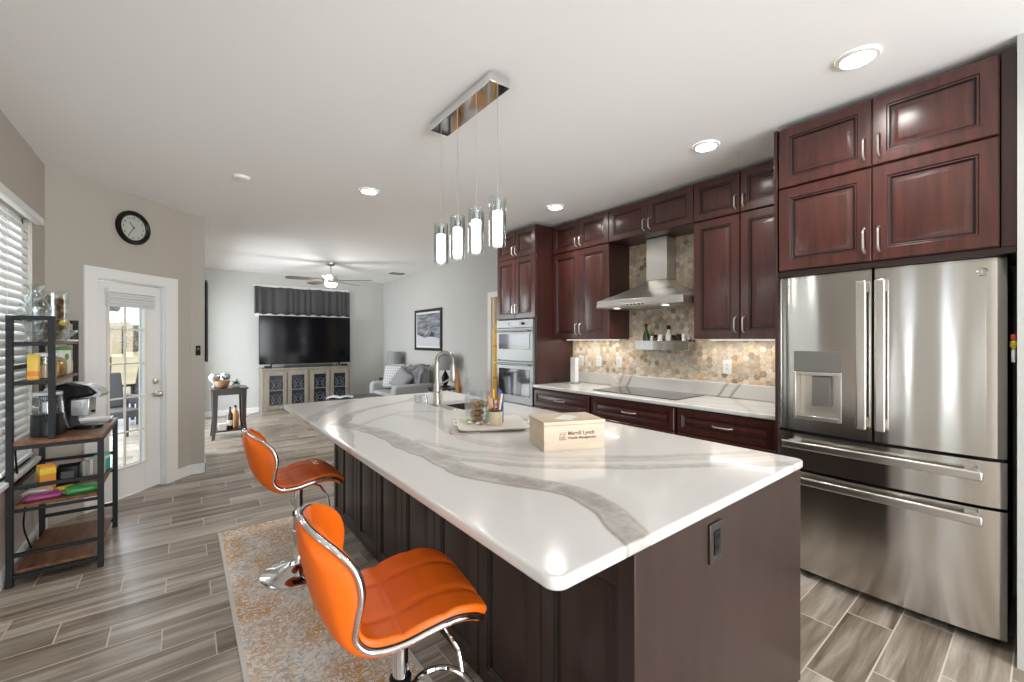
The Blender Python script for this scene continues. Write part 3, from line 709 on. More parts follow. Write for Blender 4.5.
for k in range(5): mb.lathe([(.007, 0), (.006, -.006), (.002, -.006)], 10, (-.474, -.08+.04*k, .014), axis='x')
mb.build('button', black_p, t)

for y in (-.25, .25):  # unseen lamps added under the hood to brighten the tiles
    MB().lathe([(.03, -.009), (.03, -.0062)], 20, (-.40, y, 0)).build('added_hood_lens', mat('strip_lens', (1, 1, 1), .5, emit=(1, .95, .87), es=1.2), t)
    l_ = bpy.data.lights.new('hood_fill', 'SPOT'); l_.energy = 3.5; l_.spot_size = R(140); l_.spot_blend = .8; l_.color = (1, .94, .85); l_.shadow_soft_size = .03
    lo = bpy.data.objects.new('hood_fill', l_); COL.objects.link(lo); lo.location = (-.33, y, -.015); lo.parent = t
t = thing('spice_shelf', 'stainless spice ledge on the mosaic wall below the hood', 'shelf', (3.59, 2.21, 1.305))
mb = MB(); mb.box(-.12, 0, -.27, .27, 0, .004); mb.box(-.12, -.117, -.27, .27, .004, .088); mb.box(-.117, 0, -.27, -.267, .004, .075); mb.box(-.117, 0, .267, .27, .004, .075)
mb.box(-.003, 0, -.267, .267, .004, .10)
mb.build('tray', steel, t, .001)
box('mounting_rail', steel_plain, -.004, .003, -.25, .25, .10, .115, t)
glass_green = mat('green_bottle_glass', (.02, .05, .015), .08, coat=.6)
amber = mat('amber_glass', (.10, .035, .008), .1, coat=.5)
clearish = mat('pale_glass', (.70, .72, .68), .1, coat=.5)
def bottle(label, loc, prof, m, capm=None, cap=None, name='spice_bottle', cat='bottle', group=None, band=None):
    t = thing(name, label, cat, loc, 0, group)
    MB().lathe(prof, 16).build('body', m, t)
    if cap: MB().lathe([(cap[0], cap[1]), (cap[0], cap[2]), (cap[0]*.8, cap[2]+.003)], 14).build('cap', capm or black_p, t)
    if band: MB().lathe([(band[0], band[1]), (band[0], band[2])], 16, cap=False).build('paper_label', band[3], t)
    return t
Zs = 1.3095
paper = mat('paper_white', (.75, .73, .68), .8)
bottle('tall green oil bottle with black top on spice ledge', (3.53, 2.405, Zs), [(.030, 0), (.032, .005), (.032, .12), (.028, .145), (.012, .185), (.011, .22)], glass_green, black_p, (.013, .215, .245))
for (y, r, h, m, cm, lb) in ((2.345, .018, .085, clearish, steel_plain, 'slim clear spice jar just beside the green oil bottle'),
    (2.303, .020, .095, amber, black_p, 'brown spice jar with black lid, second after the oil bottle'),
    (2.255, .022, .10, paper, white_g, 'white spice jar with white lid near ledge middle'),
    (2.118, .024, .09, amber, black_p, 'dark squat jar with black lid, right of the tall white shaker'),
    (2.066, .025, .10, black_p, black_p, 'black spice tin with round lid on the ledge'),
    (2.015, .020, .105, clearish, white_g, 'pale jar with white lid near the ledge end'),
    (1.968, .018, .078, amber, steel_plain, 'smallest brown jar with metal lid at the ledge end')):
    h += .042
    bottle(lb, (3.53, y, Zs), [(r*.95, 0), (r, .004), (r, h*.75), (r*.8, h*.8)], m, cm, (r*.85, h*.8, h), name='spice_jar', cat='jar')
bottle('tall white shaker bottle with black top on spice ledge', (3.53, 2.168, Zs), [(.024, 0), (.026, .005), (.026, .14), (.016, .165), (.014, .19)], paper, black_p, (.017, .188, .222))
# wall outlets
def outlet(y, z, label, x=3.588):
    t = thing('wall_outlet', label, 'outlet', (x, y, z), KR)
    box('cover_plate', white_g, -.036, .036, -.008, -.002, -.058, .058, t, .003)
    mb = MB(); mb.box(-.017, .017, -.010, -.0075, -.034, .034); r_ = mb.build('receptacle', white_p, t, .002)
    mb = MB()
    for zz in (-.022, .012):
        mb.box(-.008, -.005, -.0106, -.0098, zz, zz+.010); mb.box(.005, .008, -.0106, -.0098, zz, zz+.010)
    mb.build('slots', mat('slot_grey', (.12, .12, .12), .6), r_)
outlet(3.30, 1.165, 'white wall outlet closest to the oven column'); outlet(3.04, 1.17, 'white wall outlet, second from the oven column')
outlet(2.77, 1.17, 'white wall outlet just before the range hood'); outlet(1.66, 1.175, 'white wall outlet under the cabinet next to refrigerator')
def under_light(ya, yb, label, power):
    t = thing('under_cabinet_light', label, 'light', (3.46, (ya+yb)/2, 1.398)); w = (ya-yb)/2
    box('housing', white_g, -.022, .022, -w, w, .004, .0095, t, .001)
    box('lens', mat('strip_lens', (1, 1, 1), .5, emit=(1, .95, .87), es=1.2), -.016, .016, -w+.01, w-.01, 0, .0035, t)
    l_ = bpy.data.lights.new('strip_lamp', 'AREA'); l_.shape = 'RECTANGLE'; l_.size = .03; l_.size_y = 2*w-.03; l_.energy = power; l_.color = (1, .94, .85)
    lo = bpy.data.objects.new('strip_lamp', l_); COL.objects.link(lo); lo.location = (0, 0, -.003); lo.parent = t
under_light(3.40, 2.67, 'thin white light strip under the cabinet beside oven column', .9)
under_light(1.75, 1.06, 'thin white light strip under the cabinet beside refrigerator', .9)
# things on the wall counter
t = thing('bag_sealer', 'tall slim white device standing at the counter corner by oven column', 'appliance', (3.42, 3.25, .921))
box('body', white_g, -.028, .028, -.04, .04, .012, .285, t, .008, 3); box('base', mat('grey_base', (.4, .4, .4), .4), -.04, .04, -.05, .05, 0, .012, t, .004)
MB().tube([(0, .04, .02), (-.05, .09, .012), (-.12, .13, .004), (-.16, .15, .05)], .004, 6).build('power_cord', black_p, t)
box('top_cap', mat('grey_base', (.4, .4, .4), .4), -.026, .026, -.038, .038, .285, .292, t, .002)
t = tag(MB().lathe([(.040, 0), (.044, .004), (.044, .10), (.041, .106), (.038, .106), (.036, .02), (.002, .018)], 24, cap=False).build('marble_canister', mat('pink_marble', (.62, .50, .45), .35, col2=(.74, .66, .60), vscale=(30, 30, 30)), None, loc=(3.49, 2.745, .921)), 'pinkish marble canister by the upstand behind the cooktop', 'canister')

# ------------------------------------------------------------------ refrigerator
t = thing('refrigerator', 'stainless four-door refrigerator with water dispenser', 'refrigerator', (2.90, .574, 0), KR)
fw = .457
def curved(mb, x0, x1, z0, z1, th=.06, hole=None):
    n = 14; pts = []
    f = lambda x: -.028*(1-(x/.46)**2) + (.012 if abs(x) > .440 else 0)
    xs = [x0+(x1-x0)*k/n for k in range(n+1)]
    if hole: xs = sorted(set([x for x in xs if not any(abs(x-q) < .01 for q in hole[:2])]+list(hole[:2])))
    zs = [z0, z1] if not hole else [z0, hole[2], hole[3], z1]
    vs = {}; V_ = []
    for i, x in enumerate(xs):
        for j, z in enumerate(zs): vs[i, j] = len(V_); V_.append((x, f(x), z))
    F_ = []
    for i in range(len(xs)-1):
        for j in range(len(zs)-1):
            if hole and hole[0]-1e-6 <= xs[i] and xs[i+1] <= hole[1]+1e-6 and j == 1: continue
            F_.append((vs[i, j], vs[i+1, j], vs[i+1, j+1], vs[i, j+1]))
    m_ = len(zs)-1
    back = {}
    for i, x in ((0, xs[0]), (len(xs)-1, xs[-1])):
        for j in (0, m_): back[i, j] = len(V_); V_.append((x, th, zs[j]))
    e = len(xs)-1
    F_.append(tuple([vs[i, 0] for i in range(e, -1, -1)]+[back[0, 0], back[e, 0]])); F_.append(tuple([vs[i, m_] for i in range(e+1)]+[back[e, m_], back[0, m_]]))
    F_.append(tuple([vs[0, j] for j in range(m_+1)]+[back[0, m_], back[0, 0]])); F_.append(tuple([vs[e, j] for j in range(m_, -1, -1)]+[back[e, 0], back[e, m_]]))
    F_.append((back[0, 0], back[0, m_], back[e, m_], back[e, 0]))
    return mb.add(V_, F_)
box('cabinet_body', mat('fridge_case', (.05, .05, .052), .5), -fw+.006, fw-.006, .07, .66, .035, 1.765, t, .003)
box('toe_grille', black_p, -fw+.02, fw-.02, .06, .6, .005, .036, t)
HO = (-.368, -.136, .935, 1.335)
mb = MB(); curved(mb, -fw, -.006, .862, 1.775, hole=HO); dl = mb.build('door', steel, t, fix=False, smooth=30)
mb = MB(); curved(mb, .006, fw, .862, 1.775); dr = mb.build('door', steel, t, fix=False, smooth=30)
mb = MB(); curved(mb, -fw, fw, .637, .845); d1_ = mb.build('drawer', steel, t, fix=False, smooth=30)
mb = MB(); curved(mb, -fw, fw, .045, .622); d2_ = mb.build('drawer', steel, t, fix=False, smooth=30)
def ftube(mb, pts, r=.012): return mb.tube(pts, r, 10)
for par, x in ((dl, -.060), (dr, .016)):
    mb = MB(); x0, x1 = x-.004, x+.04
    mb.box(x0, x1, -.078, -.060, .925, 1.715); mb.box(x0+.004, x1-.004, -.062, -.02, .935, .985); mb.box(x0+.004, x1-.004, -.062, -.02, 1.655, 1.705)
    mb.build('handle', steel_plain, par, .008, 3)
for par, z in ((d1_, .785), (d2_, .582)):
    mb = MB(); mb.box(-.415, .39, -.082, -.062, z-.022, z+.022); mb.box(-.40, -.35, -.064, -.002, z-.018, z+.018); mb.box(.325, .375, -.064, -.002, z-.018, z+.018)
    mb.build('handle', steel_plain, par, .008, 3)
# water dispenser
mb = MB(); x0, x1, z0, z1 = HO
yf = -.026; yb = .05
mb.box(x0, x1, yf, yf+.012, 1.215, z1)                       # control panel
dp = mb.build('dispenser_panel', mat('dispenser_grey', (.30, .29, .28), .35, 1), dl, .002)
mb = MB(); k = .012
mb.box(x0, x0+k, yf-.004, yb, z0, 1.213); mb.box(x1-k, x1, yf-.004, yb, z0, 1.213); mb.box(x0+k, x1-k, yf-.004, yb, z0, z0+.022); mb.box(x0+k, x1-k, yf-.004, yb, 1.195, 1.213); mb.box(x0+k, x1-k, yb-.006, yb, z0+.022, 1.195)
mb.build('dispenser_bay', steel_plain, dl, .002)
mb = MB(); mb.box(-.285, -.195, .0, .043, 1.015, 1.19); mb.build('dispenser_paddle', mat('dispenser_grey', (.30, .29, .28), .35, 1), dl, .004)
mb = MB(); lx, lz = .385, 1.712   # round emblem: ring and script curl
ly = -.028*(1-(lx/.46)**2)-.0025
mb.tube([(lx+.017*cos(a*pi/14+.4), ly, lz+.017*sin(a*pi/14+.4)) for a in range(24)], .0022, 6)
mb.tube([(lx+.012, ly, lz+.006), (lx+.004, ly, lz+.009), (lx-.004, ly, lz+.002), (lx, ly, lz-.007), (lx+.008, ly, lz-.006), (lx+.011, ly, lz+.001), (lx+.003, ly, lz+.001)], .0016, 6)
mb.tube([(lx+.011, ly, lz+.001), (lx+.019, ly, lz+.007)], .0016, 6)
mb.build('emblem', chrome, dr)
t = thing('hanging_clip', 'small red and yellow clip hung at refrigerator side', 'clip', (2.935, .10, 1.37))
mb = MB(); mb.box(-.012, .012, -.008, .008, .03, .055); mb.build('hook', mat('clip_red', (.6, .06, .03), .5), t, .003)
mb = MB(); mb.lathe([(.006, -.01), (.012, 0), (.012, .022), (.005, .03)], 12); mb.build('bulb', mat('clip_yellow', (.75, .6, .05), .5), t)
mb = MB(); mb.box(-.009, .009, -.006, .006, -.07, -.012); mb.build('tag_strip', white_g, t, .002)

# ------------------------------------------------------------------ rug and bar stools
rug = tag(MB().box(-.305, .305, -1.24, 1.24, 0, .009).build('runner_rug', rug_material(), None, .003, loc=(.497, 2.45, .001)), 'cream and rust distressed runner rug under the bar stools', 'rug')
def stool(label, loc, seat_dz, rot):
    t = thing('bar_stool', label, 'bar stool', loc, rot, 'orange bar stools at the island')
    MB().lathe([(.20, 0), (.20, .008), (.185, .018), (.12, .035), (.06, .052), (.034, .075), (.030, .10)], 48).build('base', chrome, t)
    zz = .535+seat_dz
    MB().lathe([(.029, .09), (.029, .34), (.0235, .345), (.0235, zz)], 24).build('pole', chrome, t)
    MB().lathe([(.031, .335), (.033, .34), (.033, .36), (.026, .365)], 24).build('collar', black_p, t)
    mb = MB(); fz = .22
    ring = [(.03, -.05, fz), (.06, -.11, fz), (.12, -.15, fz), (.19, -.14, fz), (.235, -.085, fz), (.25, 0, fz)]
    ring = ring+[(x, -y, z) for x, y, z in reversed(ring[:-1])]
    mb.tube(smooth_line(ring, 4), .0095, 8); mb.lathe([(.034, fz-.03), (.034, fz+.03)], 20); mb.tube([(.02, -.04, fz), (.03, -.055, fz)], .0095); mb.build('footrest', chrome, t)
    mb = MB(); mb.box(-.09, .09, -.08, .08, zz-.004, zz+.010); mb.lathe([(.045, zz-.035), (.05, zz-.004)], 20); mp_ = mb.build('mounting_plate', black_m, t, .003)
    MB().tube([(.05, -.03, zz-.012), (.10, -.09, zz-.02), (.13, -.15, zz-.075), (.135, -.165, zz-.13)], .0055, 8).build('lever', chrome, mp_)
    # shell: profile from the top of the back to the front of the seat
    prof = [(-.276, .322), (-.2745, .312), (-.270, .292), (-.262, .255), (-.251, .205), (-.237, .145), (-.215, .082), (-.180, .030), (-.125, .002), (-.05, .002), (.03, .018), (.10, .027), (.16, .016), (.200, -.008), (.222, -.030)]
    wid = [.030, .075, .118, .160, .186, .195, .190, .180, .183, .194, .200, .198, .188, .165, .135]
    wing = [.004, .014, .034, .068, .095, .096, .070, .034, .010, .006, .006, .004, .000, -.006, -.01]
    SN = 5
    ps = smooth_line(prof, SN); ws = smooth_line([(w,) for w in wid], SN); gs = smooth_line([(w,) for w in wing], SN)
    nu = len(ps); nv = 41
    def P(i, v, off):
        i0, i1 = max(i-1, 0), min(i+1, nu-1)
        tx, tz = ps[i1][0]-ps[i0][0], ps[i1][1]-ps[i0][1]; L = hypot(tx, tz); nx, nz = -tz/L, tx/L   # towards the sitter
        w = ws[i][0]; g_ = gs[i][0]*(abs(v)**2.1); x, z = ps[i]
        return Vector((x+nx*(g_+off), w*sin(v*pi/2*.96)/sin(pi/2*.96), z+nz*(g_+off)+zz+.02))
    arc_ = [0]
    for i in range(1, nu): arc_.append(arc_[-1]+hypot(ps[i][0]-ps[i-1][0], ps[i][1]-ps[i-1][1]))
    a_seat = arc_[8*SN]
    def pad(i, v):
        e = min(1, (1-abs(v))*7)*min(1, i/6)*min(1, (nu-1-i)/5); s_i = 1
        if arc_[i] > a_seat-.02:      # stitched seams across and along the seat
            for k in (.09, .205): s_i = min(s_i, abs(arc_[i]-a_seat-k)/.024)
            y = v*ws[i][0]
            for k in (-.062, .062): s_i = min(s_i, abs(y-k)/.013)
        s_i = min(1, s_i)
        return .022*sqrt(max(e, 0))*(.62+.38*sqrt(s_i))+.006
    vv = [-1+2*j/(nv-1) for j in range(nv)]
    mb = MB(); F1 = [[P(i, v, pad(i, v)) for v in vv] for i in range(nu)]; F0 = [[P(i, v, -.004) for v in vv] for i in range(nu)]
    mb.grid(F1, nu, nv)
    n1 = nu*nv
    rim = [(i, 0) for i in range(nu)]+[(nu-1, j) for j in range(1, nv)]+[(i, nv-1) for i in range(nu-2, -1, -1)]+[(0, j) for j in range(nv-2, 0, -1)]
    mb.grid([list(r_) for r_ in F0], nu, nv)
    mb.f += [(a[0]*nv+a[1], b[0]*nv+b[1], n1+b[0]*nv+b[1], n1+a[0]*nv+a[1]) for a, b in zip(rim, rim[1:]+rim[:1])]; mb.mi += [0]*len(rim)
    mb.build('seat_pad', orange, t, smooth=180)
    mb = MB(); B0 = [[P(i, v, -.0045) for v in vv] for i in range(nu)]
    B1 = [[P(i, v, -.0045-.018*sqrt(max(0, min(1, (1-abs(v))*4)))*min(1, (i+.3)/16)*min(1, (nu-.5-i)/5)) for v in vv] for i in range(nu)]
    mb.grid(B0, nu, nv); mb.grid(B1, nu, nv)
    mb.f += [(n1+a[0]*nv+a[1], n1+b[0]*nv+b[1], b[0]*nv+b[1], a[0]*nv+a[1]) for a, b in zip(rim, rim[1:]+rim[:1])]; mb.mi += [0]*len(rim)
    mb.build('back_shell', orange, t, smooth=180)
    def outer(i, v, d=.004):
        p = P(i, v, -.001); c = Vector((p.x, 0, p.z)); dd = (p-c)
        return p+(dd.normalized()*d if dd.length > 1e-5 else Vector((0, 0, 0)))
    edge = [outer(nu-4-k, -1) for k in range(0, nu-4)]
    topv = [P(0, -1+2*j/12, -.001)+Vector((-.003, 0, .004)) for j in range(0, 13)]
    edge2 = [outer(i, 1) for i in range(1, nu-3)]
    mb = MB(); mb.tube(edge+topv+edge2, .0075, 8); tr = mb.build('edge_trim', chrome, t, smooth=180); tr['label'] = 'chrome trim round the seat edge'
    mb = MB(); mb.tube([P(i, -1, .006)+Vector((0, -.001, 0)) for i in range(nu-1, -1, -1)]+[P(0, -1+2*j/12, .006) for j in range(1, 12)]+[P(i, 1, .006)+Vector((0, .001, 0)) for i in range(0, nu)], .0035, 6)
    mb.build('piping', black_p, t, smooth=180)
    return t
stool('orange leather bar stool standing farther off on the rug', (.545, 2.79, .010), 0.0, 0)
stool('orange leather bar stool in front, close to the island corner', (.523, 1.225, .010), 0.032, R(-9))

# ------------------------------------------------------------------ island: tray group and box
t = thing('wooden_box', 'pale wooden box with printed front on island worktop', 'box', (1.242, 1.362, IZ+.0005), R(-22.2)); bl, bdp, bh = .294, .205, .113
mb = MB(); mb.box(0, bl, 0, bdp, 0, .006); mb.box(0, bl, 0, .009, .006, bh); mb.box(0, bl, bdp-.009, bdp, .006, bh); mb.box(0, .009, .009, bdp-.009, .006, bh); mb.box(bl-.009, bl, .009, bdp-.009, .006, bh)
mb.build('case', pale_wood, t, .001)
box('lid', pale_wood, -.002, bl+.002, -.002, bdp+.002, bh+.001, bh+.017, t, .002)
ink = mat('brown_print', (.16, .06, .03), .6)
RX = Matrix.Rotation(R(90), 4, 'X')
text_mesh('lettering', 'Merrill Lynch', .0245, ink, t, Matrix.Translation((.112, -.0006, .068)) @ RX)
text_mesh('lettering', 'Wealth Management', .0165, ink, t, Matrix.Translation((.112, -.0006, .050)) @ RX)
mb = MB()
for i in range(4):      # small square line emblem
    mb.box(.072+.0085*i, .078+.0085*i, -.001, .0, .0785, .080)
for (a, b) in (((0.0729, 0.0490), (0.0729, 0.0670)), ((0.0729, 0.0490), (0.1035, 0.0490)), ((0.1035, 0.0490), (0.1035, 0.0553)), ((0.0783, 0.0553), (0.0990, 0.0589)), ((0.0783, 0.0589), (0.0783, 0.0670)), ((0.0855, 0.0607), (0.0963, 0.0670)), ((0.0990, 0.0589), (0.1017, 0.0715)), ((0.0747, 0.0715), (0.0855, 0.0742)), ((0.0891, 0.0715), (0.0999, 0.0751)), ((0.0837, 0.0517), (0.0837, 0.0562)), ((0.0936, 0.0517), (0.0936, 0.0571))):
    mb.bar((a[0], -.0005, a[1]), (b[0], -.0005, b[1]), .001, .0022)
mb.build('emblem', ink, t)
t = tag(MB().prism([(0, 0), (.105, .025), (.085, .095), (-.02, .07)], 0, .0015).build('paper_card', paper, None, loc=(1.370, 1.330, IZ+.1313), rotz=R(12)), 'folded cream card lying on the wooden box lid', 'card')
# tray
t = thing('serving_tray', 'square white tray on island holding pens and jar', 'tray', (1.388, 1.971, IZ+.0005), R(-28))
mb = MB()
def frect(h, z): return rr(-h, h, -h, h, .03, z, 4)
mb.rings([frect(.147, 0), frect(.156, .004), frect(.191, .018), frect(.194, .022), frect(.187, .022), frect(.153, .009), frect(.142, .008)])
mb.build('dish', mat('tray_glaze', (.74, .70, .64), .3), t, fix=False, smooth=50)
mb = MB()
for s in (-1, 1): mb.tube([(s*.186, -.055, .018), (s*.21, -.045, .026), (s*.21, .045, .026), (s*.186, .055, .018)], .005, 8)
mb.build('handle', mat('tray_glaze', (.74, .70, .64), .3), t)
tag(box('notebook', mat('notebook_cover', (.42, .36, .33), .6), -.08, .08, -.055, .055, 0, .005, None, .001, loc=(1.188, 1.931, IZ+.0005), rotz=R(-24)), 'thin pale notepad on the worktop beside the tray', 'notepad')
TZ = IZ+.0090
t = thing('glass_jar', 'square clear glass jar with corks inside, on the white tray', 'jar', (1.375, 2.100, TZ))
def srect(h, z): return rr(-h, h, -h, h, .012, z, 3)
mb = MB(); mb.rings([srect(.050, 0), srect(.053, .004), srect(.057, .178), srect(.053, .178), srect(.049, .008)]); mb.build('body', glass, t, fix=False)
jar_in = []
cork_m = mat('cork_brown', (.42, .23, .11), .85, vary=.3, vscale=(60, 60, 60))
k = 0
for lay in range(4):
    for q in range(4):
        a = q*pi/2+lay*.7; p = (1.375+.024*cos(a), 2.100+.024*sin(a), TZ+.0115+lay*.028+.012)
        o = MB().lathe([(.0105, -.02), (.0115, -.018), (.0115, .018), (.0105, .02)], 12, axis='x').build('wine_cork', cork_m, None, loc=p, rotz=a+1.2)
        tag(o, 'brown cork lying inside the square glass jar', 'cork', 'corks in the glass jar')
t = thing('plastic_bottle', 'small clear sanitiser bottle between glass jar and pen cup', 'bottle', (1.422, 2.024, TZ))
MB().lathe([(.024, 0), (.026, .004), (.026, .085), (.014, .105), (.012, .115)], 18).build('body', mat('milky_plastic', (.72, .76, .72), .25), t)
MB().lathe([(.014, .113), (.014, .135), (.010, .138)], 14).build('cap', white_g, t)
MB().lathe([(.0265, .03), (.0265, .07)], 18, cap=False).build('paper_label', mat('label_green', (.45, .62, .38), .6), t)
t = thing('pen_cup', 'cream ceramic pen cup with dark rim on tray', 'cup', (1.401, 1.944, TZ))
MB().lathe([(.036, 0), (.038, .003), (.039, .085), (.036, .085), (.034, .008), (.001, .007)], 24, cap=False).build('body', mat('cream_ceramic', (.66, .56, .43), .4), t, fix=False)
MB().lathe([(.0395, .078), (.0405, .081), (.0405, .089), (.0355, .089), (.0355, .081)], 24, cap=False).build('rim', mat('dark_rim', (.05, .04, .035), .4), t)
pens = [((-.018, .010), (-.035, .03), 'orange_pen', (.8, .25, .03), 'orange pen leaning left in the cream pen cup', .15), ((.0, .014), (.005, .03), 'yellow_pencil', (.85, .45, .03), 'yellow pencil upright at the back of the pen cup', .18),
        ((.014, -.006), (.02, -.012), 'orange_marker', (.85, .33, .02), 'fat orange marker in the pen cup', .15), ((-.010, -.014), (-.03, -.02), 'brown_pen', (.35, .12, .05), 'red-brown pen leaning left in the pen cup', .14),
        ((.018, .012), (.045, .03), 'blue_pen', (.05, .12, .45), 'blue pen leaning right in the pen cup', .18), ((.006, -.02), (.018, -.034), 'white_pen', (.75, .75, .72), 'white pen leaning forward in the pen cup', .16)]
for (a, b, nm, c, lb, h) in pens:
    A = Vector((a[0]*.8, a[1]*.8, .016)); B = Vector((b[0], b[1], h)); tt = thing(nm, lb, 'pen', (1.401, 1.944, TZ))
    h *= 1.12; r_ = .0085 if 'marker' in nm else .006; B = Vector((b[0], b[1], h))
    MB().tube([A, A.lerp(B, .8)], r_, 8).build('barrel', mat(nm+'_paint', c, .35), tt)
    MB().tube([A.lerp(B, .8), A.lerp(B, .97), B], [r_*1.1, r_*1.1, r_*.6], 8).build('cap', mat(nm+'_cap', tuple(x*.8 for x in c), .35), tt)
for (x, y, c, lb, h) in ((1.472, 1.980, (.03, .08, .30), 'tall dark blue marker standing on the tray right of pen cup', .165), (1.484, 2.012, (.30, .38, .45), 'tall grey-blue marker standing behind the dark blue one', .185)):
    tt = thing('marker', lb, 'pen', (x, y, TZ)); MB().lathe([(.008, 0), (.009, .004), (.009, h*.7)], 12).build('barrel', mat('mk%.2f' % c[1], c, .35), tt)
    MB().lathe([(.0098, h*.68), (.0098, h*.97), (.007, h)], 12).build('cap', mat('mkc', (.03, .05, .16), .35), tt)
random.seed(3)
sw = [(.78, .70, .35), (.70, .66, .6), (.55, .35, .2), (.78, .76, .7), (.35, .25, .2), (.75, .62, .25)]
cl = ['yellow', 'grey', 'brown', 'white', 'dark brown', 'gold']
for i in range(6):
    a = .2*i; p = (1.292+.027*i, 2.051-.020*i-.025*(i % 2), TZ+.001)
    o = MB().lathe([(.003, 0), (.011, .003), (.014, .008), (.011, .013), (.003, .016)], 12).build('wrapped_candy', mat('candy_'+cl[i].replace(' ', '_'), sw[i], .4), None, loc=p, rotz=a)
    tag(o, cl[i]+' wrapped sweet on the tray in front of the jar', 'candy')

# ------------------------------------------------------------------ pendant lamp
t = thing('pendant_lamp', 'four-light chrome linear pendant over the island', 'lamp', (1.22, 1.965, 2.65))
box('ceiling_canopy', chrome, -.058, .058, -.311, .311, 0, .0495, t, .002)
emit_w = mat('pendant_glow', (1, 1, 1), .5, emit=(1, .97, .92), es=7)
for k, y in enumerate((.29, .097, -.095, -.288)):
    MB().tube([(0, y, -.545), (0, y, 0)], .0018, 6).build('cord', steel_plain, t)
    s_ = MB().lathe([(.040, -.79), (.0425, -.788), (.0425, -.552), (.040, -.552), (.040, -.785)], 28, (0, y, 0), cap=False).build('glass_shade', glass, t, fix=False)
    MB().lathe([(.010, -.54), (.012, -.545), (.012, -.57), (.020, -.575), (.020, -.615), (.012, -.62)], 18, (0, y, 0)).build('socket', chrome, s_)
    MB().lathe([(.022, -.775), (.0245, -.772), (.0245, -.618), (.022, -.616)], 22, (0, y, 0)).build('diffuser', emit_w, s_)
    mb = MB()
    for a in (0, pi/2): mb.tube([(cos(a)*.041, y+sin(a)*.041, -.558), (-cos(a)*.041, y-sin(a)*.041, -.558)], .002, 6)
    mb.build('shade_holder', chrome, s_)
# recessed lights
lens_m = mat('downlight_lens', (1, 1, 1), .5, emit=(1, .96, .90), es=16)
for (x, y, lb, pw_) in ((2.445, .545, 'round recessed ceiling light closest to the refrigerator', 20), (2.757, 1.417, 'round recessed ceiling light in front of the range hood side', 20), (2.862, 2.973, 'round recessed ceiling light in front of oven column', 20),
                       (1.273, 3.655, 'round recessed ceiling light out over island end', 20), (2.56, 3.95, 'round recessed ceiling light seen between the pendant glasses', 20)):
    t = thing('recessed_light', lb, 'ceiling light', (x, y, H-.012))
    MB().lathe([(.062, .006), (.066, 0), (.080, .002), (.084, .0115)], 32, cap=False).build('trim_ring', white_p, t, fix=False)
    MB().lathe([(.064, .005), (.064, .0075)], 28).build('lens', lens_m, t)
    l_ = bpy.data.lights.new('downlight', 'SPOT'); l_.energy = pw_; l_.spot_size = R(150); l_.spot_blend = .9; l_.shadow_soft_size = .06; l_.color = (1, .95, .88)
    lo = bpy.data.objects.new('downlight', l_); COL.objects.link(lo); lo.location = (0, 0, -.02); lo.parent = t
t = thing('smoke_detector', 'low round white smoke detector on the ceiling', 'smoke detector', (.36, 3.96, H-.022)); MB().lathe([(.03, 0), (.05, .004), (.062, .021)], 28).build('cover', ceil_m, t)
def vent(loc, sx, sy, label, m):
    t = thing('ceiling_vent', label, 'vent', loc); mb = MB()
    mb.box(-sx, sx, -sy, -sy+.02, 0, .0095); mb.box(-sx, sx, sy-.02, sy, 0, .0095); mb.box(-sx, -sx+.02, -sy+.02, sy-.02, 0, .0095); mb.box(sx-.02, sx, -sy+.02, sy-.02, 0, .0095); mb.build('frame', m, t)
    mb = MB(); n = int((2*sx-.04)/.022)
    for k in range(n): x = -sx+.028+.022*k; mb.hexa([(x, -sy+.02, .002), (x+.002, -sy+.02, .002), (x+.002, sy-.02, .002), (x, sy-.02, .002)], [(x+.009, -sy+.02, .009), (x+.011, -sy+.02, .009), (x+.011, sy-.02, .009), (x+.009, sy-.02, .009)])
    mb.build('louvres', m, t)
vent((3.28, 7.85, H-.01), .13, .10, 'small dark ceiling vent near the living room corner', mat('vent_grey', (.16, .15, .14), .6))
vent((1.93, .29, H-.01), .13, .10, 'white ceiling vent at the top edge above the island', white_p)

# ------------------------------------------------------------------ clock, doorbell switch, print
t = thing('wall_clock', 'round black-rimmed wall clock above the glazed door', 'clock', dw(.632, .002, 2.404), math.atan2(DU.y, DU.x))
MB().lathe([(.148, 0), (.15, -.02), (.143, -.032), (.125, -.034), (.112, -.022), (.108, -.014)], 48, axis='y', cap=False).build('rim', black_p, t, fix=False)
face = MB().lathe([(.112, -.002), (.112, -.012)], 40, axis='y').build('face', mat('clock_face', (.62, .61, .56), .6), t)
mb = MB()
for a, L, w in ((R(-40), .055, .006), (R(212), .08, .0045)):
    mb.bar((-.012*sin(a), -.016, -.012*cos(a)), (L*sin(a), -.016, L*cos(a)), w, .0025)
mb.lathe([(.006, -.012), (.006, -.019)], 12, axis='y'); mb.build('hands', black_p, t)
for hh in range(1, 13):
    a = hh*pi/6; text_mesh('numeral', str(hh), .026, black_p, t, Matrix.Translation((.088*sin(a), -.0125, .088*cos(a)-.009)) @ RX, 'CENTER')
MB().lathe([(.110, -.026), (.110, -.028)], 40, axis='y').build('cover_glass', pane_g, t)
t = thing('wall_switch', 'small black control pad on the end of the wall', 'switch', (.118, cy-.014, 1.29)); box('plate', mat('matt_black', (.012, .012, .013), .7, spec=.2), -.02, .02, -.012, 0, -.05, .05, t, .005, 3); box('button', mat('dark_grey', (.05, .05, .05), .4), -.012, .012, -.015, -.011, .005, .03, t, .002)
t = thing('framed_print', 'black framed grey seascape print on living room wall', 'picture', (XR-.001, 7.14, 1.59), KR)
fwid, fh = .54, .385; mb = MB()
